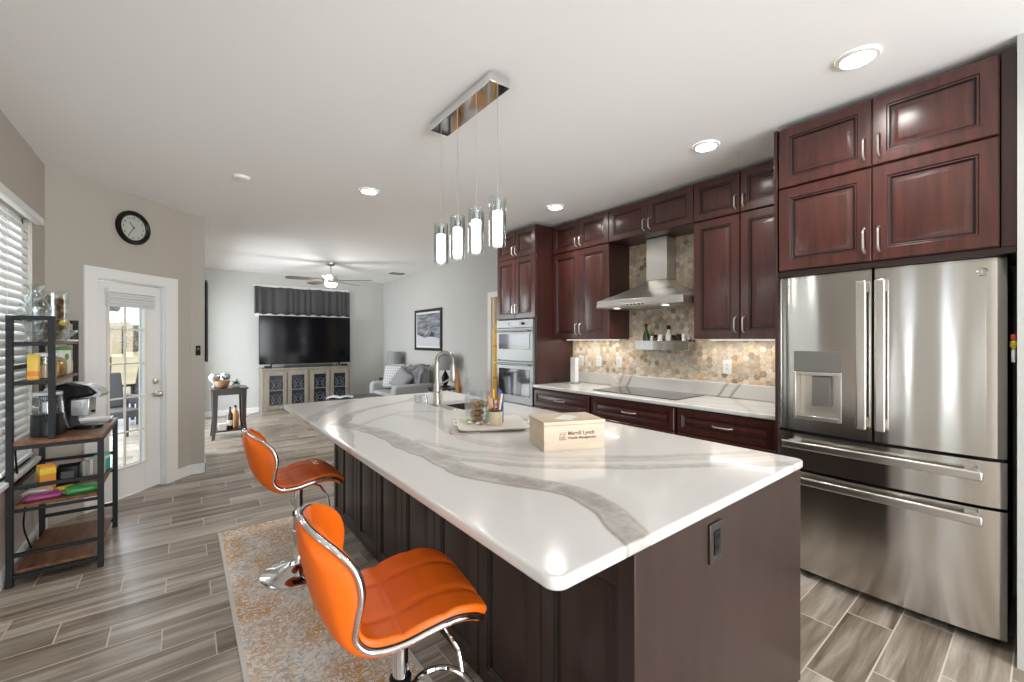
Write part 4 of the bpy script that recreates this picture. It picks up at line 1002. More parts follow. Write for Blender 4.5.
mb.box(-fwid, fwid, -.03, 0, -fh, -fh+.05); mb.box(-fwid, fwid, -.03, 0, fh-.05, fh); mb.box(-fwid, -fwid+.05, -.03, 0, -fh+.05, fh-.05); mb.box(fwid-.05, fwid, -.03, 0, -fh+.05, fh-.05); mb.build('frame', mat('frame_black', (.03, .03, .033), .35), t, .004)
box('mount', mat('mount_white', (.72, .72, .72), .8), -fwid+.05, fwid-.05, -.012, -.004, -fh+.05, fh-.05, t)
def print_mat():
    m = bpy.data.materials.new('print_ink'); m.use_nodes = True; n, l = nodes_of(m); b = n['Principled BSDF']; b.inputs['Roughness'].default_value = .4
    tc = n.new('ShaderNodeTexCoord'); mp = n.new('ShaderNodeMapping'); mp.inputs['Scale'].default_value = (1.6, 1, 9); nz = n.new('ShaderNodeTexNoise'); nz.inputs['Scale'].default_value = 2; nz.inputs['Detail'].default_value = 6; nz.inputs['Distortion'].default_value = 1
    l.new(tc.outputs['Object'], mp.inputs[0]); l.new(mp.outputs[0], nz.inputs['Vector']); rp = n.new('ShaderNodeValToRGB')
    rp.color_ramp.elements[0].position = .3; rp.color_ramp.elements[1].position = .72; rp.color_ramp.elements[0].color = (.04, .045, .06, 1); rp.color_ramp.elements[1].color = (.42, .45, .49, 1); l.new(nz.outputs['Fac'], rp.inputs[0]); l.new(rp.outputs[0], b.inputs['Base Color']); return m
pr = box('print', print_mat(), -fwid+.085, fwid-.085, -.0145, -.0125, -fh+.085, fh-.085, t)
mb = MB(); f_ = lambda x, y, z: (x, z, y)
mb.prism([(-fwid+.085, -fh+.085), (fwid-.085, -fh+.085), (fwid-.085, -.16), (.1, -.12), (-.15, -.15), (-fwid+.085, -.08)], -.0165, -.0146, f_); mb.build('shore', mat('print_pale', (.55, .57, .6), .5), pr)
mb = MB(); mb.prism([(.05, -.13), (.26, -.13), (.22, -.06), (.16, -.03), (.11, -.07)], -.0175, -.0166, f_); mb.build('rock', mat('print_dark', (.05, .055, .065), .5), pr)

# ------------------------------------------------------------------ shelving rack by the window
RXb, RXf, RY0, RY1 = -.775, -.405, 3.615, 4.305
t = thing('bakers_rack', 'black metal rack with rustic brown shelves by the window', 'rack', ((RXb+RXf)/2, (RY0+RY1)/2, 0)); ox, oy = t.location.x, t.location.y
pb = .028; XH = -.612
for (x, y, z0, z1) in ((RXb, RY0, 0, 1.54), (RXb, RY1, 0, 1.54), (RXf, RY0, 0, .80), (RXf, RY1, 0, .80)):
    box('leg', black_m, x-pb/2-ox, x+pb/2-ox, y-pb/2-oy, y+pb/2-oy, z0, z1, t, .002)
for y in (RY0, RY1): box('post', black_m, XH-pb/2-ox, XH+pb/2-ox, y-pb/2-oy, y+pb/2-oy, .822, 1.54, t, .002)
e = pb/2
def xbar(y, z, x0, x1, h=.022): box('rail', black_m, x0+e-ox, x1-e-ox, y-.010-oy, y+.010-oy, z-h/2, z+h/2, t, .002)
def ybar(x, z, h=.022): box('rail', black_m, x-.010-ox, x+.010-ox, RY0+e-oy, RY1-e-oy, z-h/2, z+h/2, t, .002)
for y in (RY0, RY1):
    for z in (1.528, 1.378, 1.153): xbar(y, z, RXb, XH, .024)
    for z in (.56, .175): xbar(y, z, RXb, RXf)
    xbar(y, .785, RXb, RXf); xbar(y, .425, RXb, RXf, .016); xbar(y, .055, RXb, RXf, .02)
for z in (1.528, 1.24, .55): ybar(RXb, z)
for z in (.785, ): ybar(RXf, z, .02)
def shelf(z, x0, x1): box('shelf', oak_dark, x0-ox+.001, x1-ox, RY0+.0145-oy, RY1-.0145-oy, z-.018, z, t, .002)
box('shelf', oak_dark, RXb+e-ox+.0005, RXf+.014-ox, RY0-.012-oy, RY1+.012-oy, .797, .82, t, .002)
shelf(1.39, RXb+.015, XH+.012); shelf(1.165, RXb+.015, XH+.012); shelf(.455, RXb+.015, RXf-.015); shelf(.085, RXb+.015, RXf-.015)
# hutch contents
ZT1, ZT2, ZM, ZL = 1.3905, 1.1655, .8205, .4555
cg = mat('crystal_glass', (.95, .97, .97), .02, trans=1, ior=1.45)
tag(MB().lathe([(.040, 0), (.044, .006), (.026, .03), (.040, .09), (.066, .165), (.068, .20), (.05, .25), (.026, .285), (.028, .31), (.046, .335), (.043, .335), (.025, .31), (.023, .285), (.047, .248), (.065, .20), (.038, .092), (.018, .035), (.001, .03)], 32, cap=False).build('glass_vase', glass, None, loc=(-.695, 3.70, ZT1), fix=False), 'clear bulbous glass vase with flared lip on rack top shelf', 'vase')
t = thing('cork_jar', 'round glass jar packed with brown pine cones on rack top', 'jar', (-.655, 3.87, ZT1))
MB().lathe([(.05, 0), (.06, .004), (.074, .09), (.080, .20), (.074, .295), (.078, .31), (.074, .31), (.071, .295), (.077, .20), (.071, .09), (.057, .008), (.001, .006)], 28, cap=False).build('body', glass, t, fix=False)
cone_m = mat('pine_cone', (.12, .05, .02), .8, col2=(.40, .21, .09), vscale=(50, 50, 50))
random.seed(5)
for i in range(15):
    a = i*2.4; r_ = .036 if i % 5 else .003; z = .028+.0165*i
    mb = MB(); n = 10
    for q in range(7):
        u = q/6; rad = .033*sin(pi*(.15+.8*u)); mb.lathe([(rad*.5, -.004+u*.048), (rad*1.15, u*.048+.002), (rad*.6, u*.048+.006)], n)
    tag(mb.build('pine_cone', cone_m, None, loc=(-.655+r_*cos(a), 3.87+r_*sin(a), ZT1+z-.015), rotz=a), 'brown pine cone inside the round glass jar on rack', 'pine cone', 'pine cones in the rack jar')
mb = MB(); prof = []
L_ = []
for (r_, z, s) in ((.03, 0, 0), (.045, .004, .0), (.075, .04, .008), (.095, .075, .014), (.090, .076, .013), (.07, .042, .007), (.04, .012, 0)):
    L_.append([((r_+s*cos(k*pi/2.5*2)) * cos(2*pi*k/40), (r_+s*cos(k*pi/2.5*2))*sin(2*pi*k/40), z) for k in range(40)])
tag(MB().rings(L_).build('crystal_bowl', glass, None, loc=(-.672, 4.085, ZT1), fix=False), 'low cut crystal bowl behind the pine cone jar', 'bowl')
t = thing('spice_rack_tray', 'small white tray of jars at far end of rack shelf', 'tray', (-.668, 4.215, ZT1)); box('dish', white_g, -.075, .075, -.035, .06, 0, .012, t, .003)
tz = ZT1+.0125
for (x, y, c, lb, h) in ((-.72, 4.20, (.70, .62, .45), 'cream little jar on the white rack tray', .07), (-.685, 4.24, (.45, .28, .12), 'brown little jar on the white rack tray', .075), (-.65, 4.21, (.55, .42, .28), 'tan little jar on the white rack tray', .07), (-.614, 4.235, (.04, .03, .035), 'black little jar on the white rack tray', .065)):
    tt = thing('spice_jar', lb, 'jar', (x, y, tz)); MB().lathe([(.016, 0), (.017, .003), (.017, h*.75)], 14).build('body', mat('spice_%.2f' % c[0], c, .4), tt); MB().lathe([(.0165, h*.75), (.0165, h)], 14).build('lid', black_p if c[0] < .1 else white_g, tt)
mb = MB(); mb.lathe([(.008, -.045), (.022, -.03), (.030, -.005), (.026, .02), (.010, .038), (.004, .045)], 14, axis='y')
tag(mb.build('lemon', mat('lemon_yellow', (.82, .55, .03), .5), None, loc=(-.66, 4.235, tz+.107), rotz=R(30)), 'yellow lemon-shaped sponge lying on top of the little jars', 'lemon')
# middle hutch shelf
def packet(name, label, cat, loc, w, d_, h, m, band=None, bandm=None, puff=.0, rotz=0):
    t = thing(name, label, cat, loc, rotz)
    mb = MB(); L = []
    for (z, k) in ((0, .8), (h*.12, 1), (h*.5, 1+puff), (h*.85, .95), (h*.93, .5), (h, .28)):
        L.append(rr(-w/2*(1 if k > .4 else .98), w/2*(1 if k > .4 else .98), -d_/2*k, d_/2*k, min(.01, d_*k*.3), z, 3))
    mb.rings(L); mb.build('pouch', m, t, smooth=60)
    if band:
        z0, z1 = band; mb = MB(); mb.rings([rr(-w/2-.0012, w/2+.0012, -d_/2*(1+puff)-.0015, d_/2*(1+puff)+.0015, .011, z, 3) for z in (z0, z1)], False, False); mb.build('printed_band', bandm, t)
    return t
gold = mat('gold_foil', (.52, .30, .05), .3, .4, col2=(.10, .06, .03), vscale=(40, 40, 40))
packet('tea_packet', 'upright yellow packet beside the clear canister on rack', 'packet', (-.70, 3.70, ZT2), .05, .035, .15, mat('packet_yellow', (.72, .48, .08), .4), (.02, .05), mat('packet_orange', (.75, .22, .03), .4))
t = thing('clear_canister', 'clear glass canister with white lid on the middle rack shelf', 'canister', (-.665, 3.775, ZT2)); MB().lathe([(.048, 0), (.05, .004), (.05, .135), (.047, .135), (.047, .006), (.001, .005)], 28, cap=False).build('body', glass, t, fix=False); MB().lathe([(.051, .136), (.051, .155), (.045, .158)], 28).build('lid', white_g, t)
MB().lathe([(.0465, .006), (.0465, .075), (.03, .085)], 24).build('contents', mat('oats', (.62, .45, .28), .9, vary=.3, vscale=(90, 90, 90)), t)
packet('coffee_bag', 'gold and black coffee bag on the middle rack shelf', 'bag', (-.665, 4.02, ZT2), .12, .08, .12, gold, rotz=R(80))
t = packet('snack_bag', 'white snack bag with green top behind the coffee bag', 'bag', (-.665, 4.15, ZT2), .12, .07, .205, mat('bag_white', (.74, .75, .70), .35), (.165, .188), mat('bag_green', (.08, .28, .04), .4), rotz=R(75))
MB().lathe([(.022, .0), (.022, .002)], 20, axis='y').build('round_logo', mat('bag_green', (.08, .28, .04), .4), t, loc=(0, -.036, .12))
packet('foil_bag', 'crumpled cream bag end at the far end of rack shelf', 'bag', (-.665, 4.255, ZT2), .10, .05, .105, mat('bag_cream', (.66, .55, .38), .4), rotz=R(60))
# counter shelf: kettle, coffee maker, dish
t = thing('electric_kettle', 'glass kettle with black lower half at rack counter', 'kettle', (-.655, 3.77, ZM))
MB().lathe([(.068, 0), (.075, .004), (.072, .13), (.071, .132)], 32).build('base', black_p, t)
MB().lathe([(.070, .133), (.066, .19), (.064, .24), (.067, .245), (.062, .245), (.061, .24), (.063, .19), (.067, .133)], 32, cap=False).build('jug', glass, t, fix=False)
MB().lathe([(.064, .246), (.064, .262), (.02, .268), (.012, .285)], 28).build('lid', mat('kettle_lid', (.55, .56, .56), .25), t)
MB().lathe([(.022, .14), (.022, .20)], 20).build('filter', white_g, t)
MB().tube(smooth_line([(.0, -.062, .235), (.0, -.10, .23), (.0, -.115, .18), (.0, -.10, .12), (.0, -.075, .09)], 4), .009, 8).build('handle', glass, t)
t = thing('coffee_maker', 'black and silver single-cup coffee maker on rack counter', 'coffee maker', (-.565, 3.93, ZM), R(-12)); t.scale = (.93, .93, .93)
def sidepoly(mb, poly, y0, y1): return mb.prism(poly, y0, y1, lambda x, z, y: (x, y, z))
mb = MB(); sidepoly(mb, [(-.16, 0), (.02, 0), (.0, .06), (-.02, .16), (-.01, .21), (.10, .225), (.14, .25), (.10, .30), (-.02, .325), (-.12, .30), (-.155, .2)], -.075, .075); mb.build('body', black_p, t, .022, 4)
mb = MB(); sidepoly(mb, [(-.03, .328), (.06, .318), (.135, .285), (.165, .245), (.155, .22), (.11, .224), (.145, .252), (.10, .303), (.03, .322)], -.07, .07); mb.build('brew_head', mat('silver_plastic', (.55, .55, .56), .25, .6), t, .004)
mb = MB(); sidepoly(mb, [(.0, .095), (.095, .09), (.10, .215), (.0, .205)], -.055, .055); mb.build('front_panel', mat('silver_plastic', (.55, .55, .56), .25, .6), t, .006)
mb = MB(); mb.rings([rr(.0, .15, -.06, .06, .05, 0), rr(.0, .15, -.06, .06, .05, .02), rr(.01, .14, -.05, .05, .04, .024)]); mb.build('drip_tray', black_p, t)
mb = MB(); mb.lathe([(.009, .10), (.008, .118)], 12, (0, -.02, .12), axis='x'); mb.build('button', black_p, t)
t = thing('white_dish', 'flat white dish at the far end of rack counter', 'dish', (-.50, 4.215, ZM)); mb = MB(); mb.rings([rr(-.075, .075, -.075, .07, .012, 0), rr(-.088, .088, -.085, .08, .014, .018), rr(-.082, .082, -.08, .075, .012, .018), rr(-.07, .07, -.07, .065, .01, .006)]); mb.build('dish', white_g, t, fix=False)
# lower shelf goods
def carton(name, label, loc, sx, sy, sz, m, rotz=0, bands=()):
    t = thing(name, label, 'box', loc, rotz); box('carton', m, -sx/2, sx/2, -sy/2, sy/2, 0, sz, t, .0015)
    for (z0, z1, bm_) in bands: MB().rings([[(-sx/2-.0006, -sy/2-.0006, z), (sx/2+.0006, -sy/2-.0006, z), (sx/2+.0006, sy/2+.0006, z), (-sx/2-.0006, sy/2+.0006, z)] for z in (z0, z1)], False, False).build('printed_band', bm_, t)
    return t
org = mat('carton_orange', (.78, .30, .03), .45)
carton('tea_carton', 'orange upright carton at the back of lower rack shelf', (-.69, 3.93, ZL), .07, .09, .15, org, R(20), ((.10, .135, mat('carton_yellow', (.80, .62, .05), .45)), (.03, .05, mat('carton_red', (.6, .10, .03), .45))))
t = thing('storage_tin', 'black open tin next to the orange carton on rack', 'tin', (-.60, 4.01, ZL)); mb = MB(); mb.rings([srect(.052, 0), srect(.055, .003), srect(.055, .115), srect(.052, .115), srect(.05, .006)]); mb.build('body', black_p, t, fix=False); box('paper_label', mat('dark_label', (.07, .08, .07), .4), -.03, .03, -.0565, -.0552, .03, .085, t)
for k in range(5): tag(box('tea_sachet', mat('sachet_%d' % k, ((.45, .47, .42), (.35, .36, .33), (.62, .62, .58), (.3, .3, .3), (.55, .5, .42))[k], .6), -.006, .006, -.045, .045, 0, .125, None, .001, loc=(-.522+.016*k, 4.055+.012*k, ZL), rotz=R(-15)), ('pale green', 'grey', 'white', 'charcoal', 'beige')[k]+' sachet in the row between black tin and teal carton', 'sachet', 'tea sachets on the rack')
carton('teal_carton', 'teal printed carton near the far end of lower rack shelf', (-.475, 4.20, ZL), .055, .16, .12, mat('carton_teal', (.02, .38, .33), .4), R(-15), ((.085, .105, paper),))
for (lb, nm, x, y, z, w, d_, h, c, rz) in (('magenta flat packet lying at the front of lower rack shelf', 'candy_packet', -.66, 3.70, ZL, .15, .09, .03, (.26, .03, .13), 10), ('green flat packet lying at the front of lower rack shelf', 'candy_packet', -.50, 3.72, ZL, .15, .10, .04, (.035, .22, .05), 8),
    ('yellow packet between the magenta and green ones on rack', 'candy_packet', -.582, 3.80, ZL, .09, .07, .028, (.50, .36, .04), 25), ('silver foil packet lying behind the magenta packet', 'foil_packet', -.70, 3.80, ZL, .12, .08, .035, (.45, .42, .38), -12)):
    t = thing(nm, lb, 'packet', (x, y, z), R(rz)); mb = MB(); L = []
    for (zz, k) in ((0, .86), (h*.3, 1), (h*.7, 1), (h, .8)): L.append(rr(-w/2*k, w/2*k, -d_/2*k, d_/2*k, .012, zz, 3))
    mb.rings(L); mb.build('pouch', mat('pack_%.2f%.2f' % (c[0], c[1]), c, .35), t, smooth=60)
    box('seal_strip', mat('seal_%.2f%.2f' % (c[0], c[1]), tuple(min(1, q*1.4+.03) for q in c), .35), -w/2-.008, -w/2+.006, -d_*.42, d_*.42, h*.42, h*.5, t)
tag(MB().tube(smooth_line([(-.79, 3.78, .78), (-.785, 3.80, .60), (-.775, 3.86, .50), (-.77, 3.93, .47), (-.785, 4.0, .42), (-.79, 3.95, .25), (-.785, 4.02, .12), (-.78, 4.1, .02)], 6), .005, 6).build('power_cord', black_p, None), 'black power cord hanging behind the rack shelves', 'cord')

# ------------------------------------------------------------------ living room
t = thing('ceiling_fan', 'brushed nickel ceiling fan with lit bowl in living room', 'ceiling fan', (1.95, 7.45, H))
MB().lathe([(.07, -.0005), (.068, -.03), (.03, -.055), (.012, -.06)], 24).build('canopy', steel_plain, t)
MB().lathe([(.012, -.055), (.012, -.20)], 12).build('downrod', steel_plain, t)
MB().lathe([(.02, -.19), (.05, -.21), (.10, -.235), (.115, -.27), (.115, -.32), (.10, -.345)], 28).build('motor_housing', steel_plain, t)
MB().lathe([(.098, -.346), (.095, -.375), (.07, -.40), (.02, -.412)], 28).build('light_bowl', mat('fan_glow', (1, 1, 1), .5, emit=(1, .95, .88), es=3), t)
l_ = bpy.data.lights.new('fan_bulb', 'POINT'); l_.energy = 13; l_.color = (1, .93, .84); l_.shadow_soft_size = .08
lo = bpy.data.objects.new('fan_bulb', l_); COL.objects.link(lo); lo.location = (0, 0, -.47); lo.parent = t
for k in range(5):
    a = k*2*pi/5+R(-38); mb = MB()
    mb.prism([(.10, -.035), (.20, -.06), (.62, -.072), (.68, -.05), (.68, .05), (.62, .072), (.20, .06), (.10, .035)], -.004, .004, lambda x, y, z: (x, y, -.30+z+y*.18))
    mb.build('blade', mat('fan_blade', (.13, .115, .10), .5), t, rotz=a)
# TV, console
t = thing('media_console', 'greywashed wood media console with four lattice glass doors', 'console', (1.93, 9.16, 0)); cw = .79
box('top', greywash, -cw-.01, cw+.01, -.215, .215, .835, .868, t, .004); mb = MB(); mb.box(-cw, cw, -.20, .21, .06, .834); mb.box(-cw-.005, cw+.005, -.212, .212, 0, .06); mb.build('body', greywash, t, .003)
lat = mat('lattice_metal', (.20, .20, .20), .5, .3); dgl = mat('console_glass', (.012, .016, .025), .15)
for k in range(4):
    x0 = -cw+.075+.375*k+(.0 if k < 2 else .02)-.02; x1 = x0+.345; mb = MB(); z0, z1 = .10, .80
    mb.box(x0, x0+.06, -.224, -.202, z0, z1); mb.box(x1-.06, x1, -.224, -.202, z0, z1); mb.box(x0+.06, x1-.06, -.224, -.202, z0, z0+.07); mb.box(x0+.06, x1-.06, -.224, -.202, z1-.07, z1)
    d = mb.build('door', greywash, t, .002); box('glass_pane', dgl, x0+.06, x1-.06, -.210, -.2035, z0+.07, z1-.07, d)
    mb = MB(); xm = (x0+x1)/2; mb.bar((x0+.06, -.213, .45), (x1-.06, -.213, .45), .006, .014)
    for zc in (.27, .55):
        for q in (.035, .075): mb.tube([(xm+q*cos(a*pi/10), -.213, zc+q*1.3*sin(a*pi/10)) for a in range(20)], .003, 5, True)
        for s in (-1, 1): mb.tube([(xm+s*(.10-.06*sin(a*pi/8)), -.213, zc-.10+.025*a) for a in range(9)], .003, 5)
    mb.build('lattice', lat, d)
    kx = x1-.02 if k % 2 == 0 else x0+.02; MB().lathe([(.006, 0), (.006, -.015), (.011, -.018), (.01, -.026)], 12, (kx, -.224, .45), axis='y').build('knob', lat, d)
t = thing('television', 'large black flat television on the media console', 'television', (1.945, 9.15, .8685)); tw = .825
box('screen', mat('tv_screen', (.004, .004, .005), .10, spec=.25), -tw, tw, -.022, -.018, .075, .99, t); box('housing', black_p, -tw-.008, tw+.008, -.0178, .03, .065, .998, t, .004)
for x in (-.62, .62):
    mb = MB(); mb.bar((x, 0, .066), (x-.03, -.12, .004), .02, .008); mb.bar((x, 0, .066), (x-.03, .11, .004), .02, .008); mb.build('foot', black_p, t)
t = thing('soundbar', 'slim black soundbar lying in front of television', 'speaker', (1.95, 8.985, .8685)); box('body', mat('soundbar_cloth', (.03, .03, .032), .8), -.42, .42, -.035, .035, 0, .05, t, .012, 3)
mb = MB(); mb.box(-.43, -.42, -.034, .034, .002, .048); mb.box(.42, .43, -.034, .034, .002, .048); mb.build('end_cap', black_p, t, .003)
t = thing('media_box', 'small black streaming box at console end', 'media box', (1.24, 9.0, .8685)); box('case', black_p, -.06, .06, -.05, .05, .003, .045, t, .005); MB().box(-.05, .05, -.04, .04, 0, .003).build('feet', black_p, t); box('light', mat('led', (.3, .3, .35), .4), .03, .036, -.0508, -.0495, .02, .024, t)
t = thing('game_controller', 'dark game controller on the console beside the soundbar', 'controller', (2.62, 9.0, .8685)); mb = MB(); mb.rings([rr(-.06, .06, -.03, .03, .025, 0), rr(-.07, .07, -.035, .035, .03, .02), rr(-.05, .05, -.025, .025, .02, .038)]); mb.build('body', black_p, t)
for x in (-.03, .03): MB().lathe([(.008, .036), (.008, .05), (.011, .053)], 12, (x, 0, 0)).build('thumbstick', black_p, t)
# high window with valance on the back wall
w2_ = bpy.data.objects.new('window_2', None); COL.objects.link(w2_); w2_.location = (1.945, 9.4, 1.86); struct(w2_)
mb = MB()
for z in (0, .56): mb.box(-.87, .87, -.022, 0, z, z+.06)
for x in (-.87, .81): mb.box(x, x+.06, -.022, 0, .06, .56)
mb.build('window_frame', white_p, w2_, .003); box('glass_pane', mat('dusk_glass', (.25, .28, .3), .1), -.81, .81, -.008, 0, .06, .56, w2_)
mb = MB(); nx_ = 160; W = .885; P_ = []
def fold(u, z): return -.035-(.010+.012*sin(u*6.3+1)**2)*sin(u*40+2.6*sin(u*7)+1.2*sin(u*17))*(.5+.5*(1-z))-.012*sin(u*11+.6)
top_z = lambda u: .508+.006*sin(u*60)
P_ = [[(-W+2*W*i/nx_, fold(i/nx_*2, j/8), -.02+.012*sin(i*.35)*(1-j/8)+(top_z(i/nx_)+.02)*j/8) for j in range(9)] for i in range(nx_+1)]
mb.grid(P_, nx_+1, 9)
t = thing('valance_curtain', 'short dark grey gathered curtain valance over television', 'curtain', (1.945, 9.374, 1.925)); mb.build('curtain', mat('charcoal_fabric', (.055, .054, .058), .8, sheen=.2), t, smooth=180, solid=.003)
MB().tube([(-.91, -.03, .515), (.91, -.03, .515)], .011, 10).build('rod', white_p, t)
# dark curtain edge on living left wall
t = thing('side_curtain', 'dark curtain edge beside living room glass door', 'curtain', (.20, 5.9, 0)); mb = MB()
P_ = [[(.0+.02*sin(i*.9), .0+.035*i, 1.15+(2.06-1.15)*j) for j in range(2)] for i in range(16)]; mb.grid(P_, 16, 2); mb.build('curtain', mat('charcoal_fabric', (.055, .054, .058), .8), t, smooth=180, solid=.004)
MB().tube([(0, -.03, 2.07), (0, .56, 2.07)], .010, 8).build('rod', black_m, t)
# side table
t = thing('side_table', 'small dark wood side table left of media console', 'side table', (.515, 7.36, 0)); q = .205
box('table_top', dark_wood, -q-.02, q+.02, -q-.02, q+.02, .69, .715, t, .004)
for sx in (-1, 1):
    for sy in (-1, 1):
        mb = MB(); a, b = .024, .034; x, y = sx*(q-.034), sy*(q-.034); fx, fy = sx*(q-.01), sy*(q-.01)
        mb.rings([[(fx+a*p_[0]*.8, fy+a*p_[1]*.8, 0) for p_ in ((-1, -1), (1, -1), (1, 1), (-1, 1))], [(x+a*p_[0], y+a*p_[1], .25) for p_ in ((-1, -1), (1, -1), (1, 1), (-1, 1))], [(x+b*p_[0], y+b*p_[1], .69) for p_ in ((-1, -1), (1, -1), (1, 1), (-1, 1))]])
        mb.build('leg', dark_wood, t, .002)
mb = MB(); mb.box(-q+.03, q-.03, -q+.012, -q+.03, .62, .69); mb.box(-q+.03, q-.03, q-.03, q-.012, .62, .69); mb.box(-q+.012, -q+.03, -q+.03, q-.03, .62, .69); mb.box(q-.03, q-.012, -q+.03, q-.03, .62, .69); mb.build('apron', dark_wood, t)
box('lower_shelf', dark_wood, -q+.02, q-.02, -q+.02, q-.02, .10, .12, t, .003)
tag(MB().lathe([(.035, 0), (.05, .004), (.085, .05), (.095, .105), (.088, .105), (.078, .052), (.045, .012), (.001, .01)], 28, cap=False).build('wooden_bowl', mat('bowl_wood', (.36, .20, .10), .5), None, loc=(.43, 7.26, .7155), fix=False), 'round brown wooden bowl on the side table', 'bowl')
for (x, y, s, lb) in ((.345, 7.38, .9, 'silvery glass ornament behind the wooden bowl'), (.48, 7.46, .8, 'silvery glass ornament at the back of side table')):
    t = thing('glass_ornament', lb, 'ornament', (x, y, .7155)); MB().lathe([(.04*s, 0), (.045*s, .01), (.015*s, .03), (.02*s, .06), (.075*s, .12), (.08*s, .16), (.05*s, .2), (.01*s, .205)], 20).build('body', mat('mercury_glass', (.5, .52, .52), .15, .7), t)
t = thing('silk_plant', 'little grey-green plant in pale pot on side table', 'plant', (.60, 7.30, .7155)); MB().lathe([(.035, 0), (.045, .005), (.05, .05), (.045, .05), (.03, .04)], 18).build('pot', mat('pot_pale', (.55, .56, .5), .5), t)
mb = MB(); random.seed(11)
for k in range(40):
    a = random.uniform(0, 6.28); el = random.uniform(.1, 1.3); L = random.uniform(.05, .10); d_ = Vector((cos(a)*cos(el), sin(a)*cos(el), sin(el))); p = Vector((0, 0, .045)); s_ = d_.cross(Vector((0, 0, 1))).normalized()*.012
    m1 = p+d_*L*.55; m2 = p+d_*L+Vector((0, 0, -.012)); mb.add([p, m1+s_, m2, m1-s_, m1+Vector((0, 0, .004))], [(0, 1, 4), (1, 2, 4), (2, 3, 4), (3, 0, 4)])
mb.build('leaves', mat('leaf_grey', (.13, .16, .12), .6), t)
t = thing('wine_bottle', 'dark wine bottle with pale label on side table shelf', 'bottle', (.525, 7.28, .1205)); MB().lathe([(.036, 0), (.038, .004), (.038, .19), (.030, .22), (.014, .25), (.013, .305)], 20).build('glass', mat('wine_glass_dark', (.03, .012, .008), .1, coat=.5), t)
MB().lathe([(.0386, .05), (.0386, .13)], 20, cap=False).build('paper_label', paper, t); MB().lathe([(.0142, .26), (.0145, .312), (.01, .314)], 14).build('foil_cap', mat('foil_green', (.10, .12, .10), .4), t)
t = thing('amber_bottle', 'golden bottle behind the wine bottle on side table shelf', 'bottle', (.60, 7.40, .1205)); MB().lathe([(.04, 0), (.043, .004), (.043, .2), (.03, .235), (.014, .26), (.014, .29)], 20).build('glass', mat('whisky', (.55, .30, .12), .2), t); MB().lathe([(.017, .287), (.017, .315)], 14).build('cap', black_p, t)
tag(box('gift_box', paper, -.045, .045, -.05, .05, 0, .09, None, .002, loc=(.428, 7.245, .1205)), 'small white box on the side table lower shelf', 'box')
tag(MB().tube(smooth_line([(.74, 7.5, .02), (.80, 8.2, .10), (.92, 8.9, .03), (1.1, 9.3, .02)], 6), .006, 6).build('floor_cord', black_p, None), 'black cable trailing over floor to media console', 'cord')
# loveseat
t = thing('loveseat', 'light grey fabric loveseat along living room wall', 'sofa', (3.17, 7.40, 0)); l2 = .61
box('base', grey_fab, -.36, .36, -l2+.02, l2-.02, .10, .30, t, .02, 3)
for s in (-1, 1):
    mb = MB(); y0 = s*(l2-.17) if s > 0 else -l2; y1 = y0+.17
    arc = [(-.38, .06), (-.38, .56), (-.36, .60), (-.32, .615), (.2, .63), (.36, .63), (.36, .06)]
    mb.prism([(x, z) for x, z in arc], y0, y1, lambda x, z, y: (x, y, z)); mb.build('arm', grey_fab, t, .045, 4)
for s in (-1, 1): box('seat_cushion', grey_fab, -.37, .16, min(0, s*(l2-.18))+.004, max(0, s*(l2-.18))-.004, .302, .46, t, .04, 4)
mb = MB(); mb.prism([(.15, .30), (.22, .86), (.30, .88), (.38, .86), (.38, .10), (.2, .10)], -l2+.172, l2-.172, lambda x, z, y: (x, y, z)); mb.build('back', grey_fab, t, .04, 4)
for sx in (-.31, .31):
    for sy in (-.52, .52): MB().lathe([(.02, 0), (.028, .099)], 12, (sx, sy, 0)).build('foot', dark_wood, t)
def pillow(name, label, loc, s, m, rot, trim=None):
    n = 14; mb = MB(); L1 = []; 
    def pt(i, j, sg):
        u, v_ = -1+2*i/n, -1+2*j/n; h = .075*max(0, (1-u**4)*(1-v_**4))**.6
        k = 1-.07*(1-abs(u)**2)*abs(v_)**3; k2 = 1-.07*(1-abs(v_)**2)*abs(u)**3
        return (s*u*k2, sg*h, s*v_*k)
    mb.grid([[pt(i, j, 1) for j in range(n+1)] for i in range(n+1)], n+1, n+1); mb.grid([[pt(i, j, -1) for j in range(n+1)] for i in range(n+1)], n+1, n+1)
    o = mb.build(name, m, None, smooth=180); o.location = loc; o.rotation_euler = rot
    bm = bmesh.new(); bm.from_mesh(o.data); bmesh.ops.remove_doubles(bm, verts=bm.verts, dist=.0005); bmesh.ops.recalc_face_normals(bm, faces=bm.faces); bm.to_mesh(o.data); bm.free()
    return tag(o, label, 'pillow')
def check_mat(name, c1, c2, sc):
    m = bpy.data.materials.new(name); m.use_nodes = True; n, l = nodes_of(m); b = n['Principled BSDF']; b.inputs['Roughness'].default_value = .95
    tc = n.new('ShaderNodeTexCoord'); mp = n.new('ShaderNodeMapping'); mp.inputs['Rotation'].default_value = (0, R(45), 0); mp.inputs['Scale'].default_value = (sc, .01, sc)
    ck = n.new('ShaderNodeTexChecker'); ck.inputs['Scale'].default_value = 1; ck.inputs[1].default_value = (*c1, 1); ck.inputs[2].default_value = (*c2, 1)
    l.new(tc.outputs['Object'], mp.inputs[0]); l.new(mp.outputs[0], ck.inputs['Vector']); l.new(ck.outputs[0], b.inputs['Base Color']); return m
pillow('throw_pillow', 'pale diamond-patterned pillow at far end of the loveseat', (3.15, 7.70, .70), .24, check_mat('diamond_cloth', (.60, .60, .58), (.34, .36, .38), 28), (R(-14), 0, R(-62)))
pillow('throw_pillow', 'plain cream pillow half behind the diamond-patterned one', (3.23, 7.80, .72), .23, mat('cream_cloth', (.56, .55, .52), .95), (R(-12), 0, R(-80)))
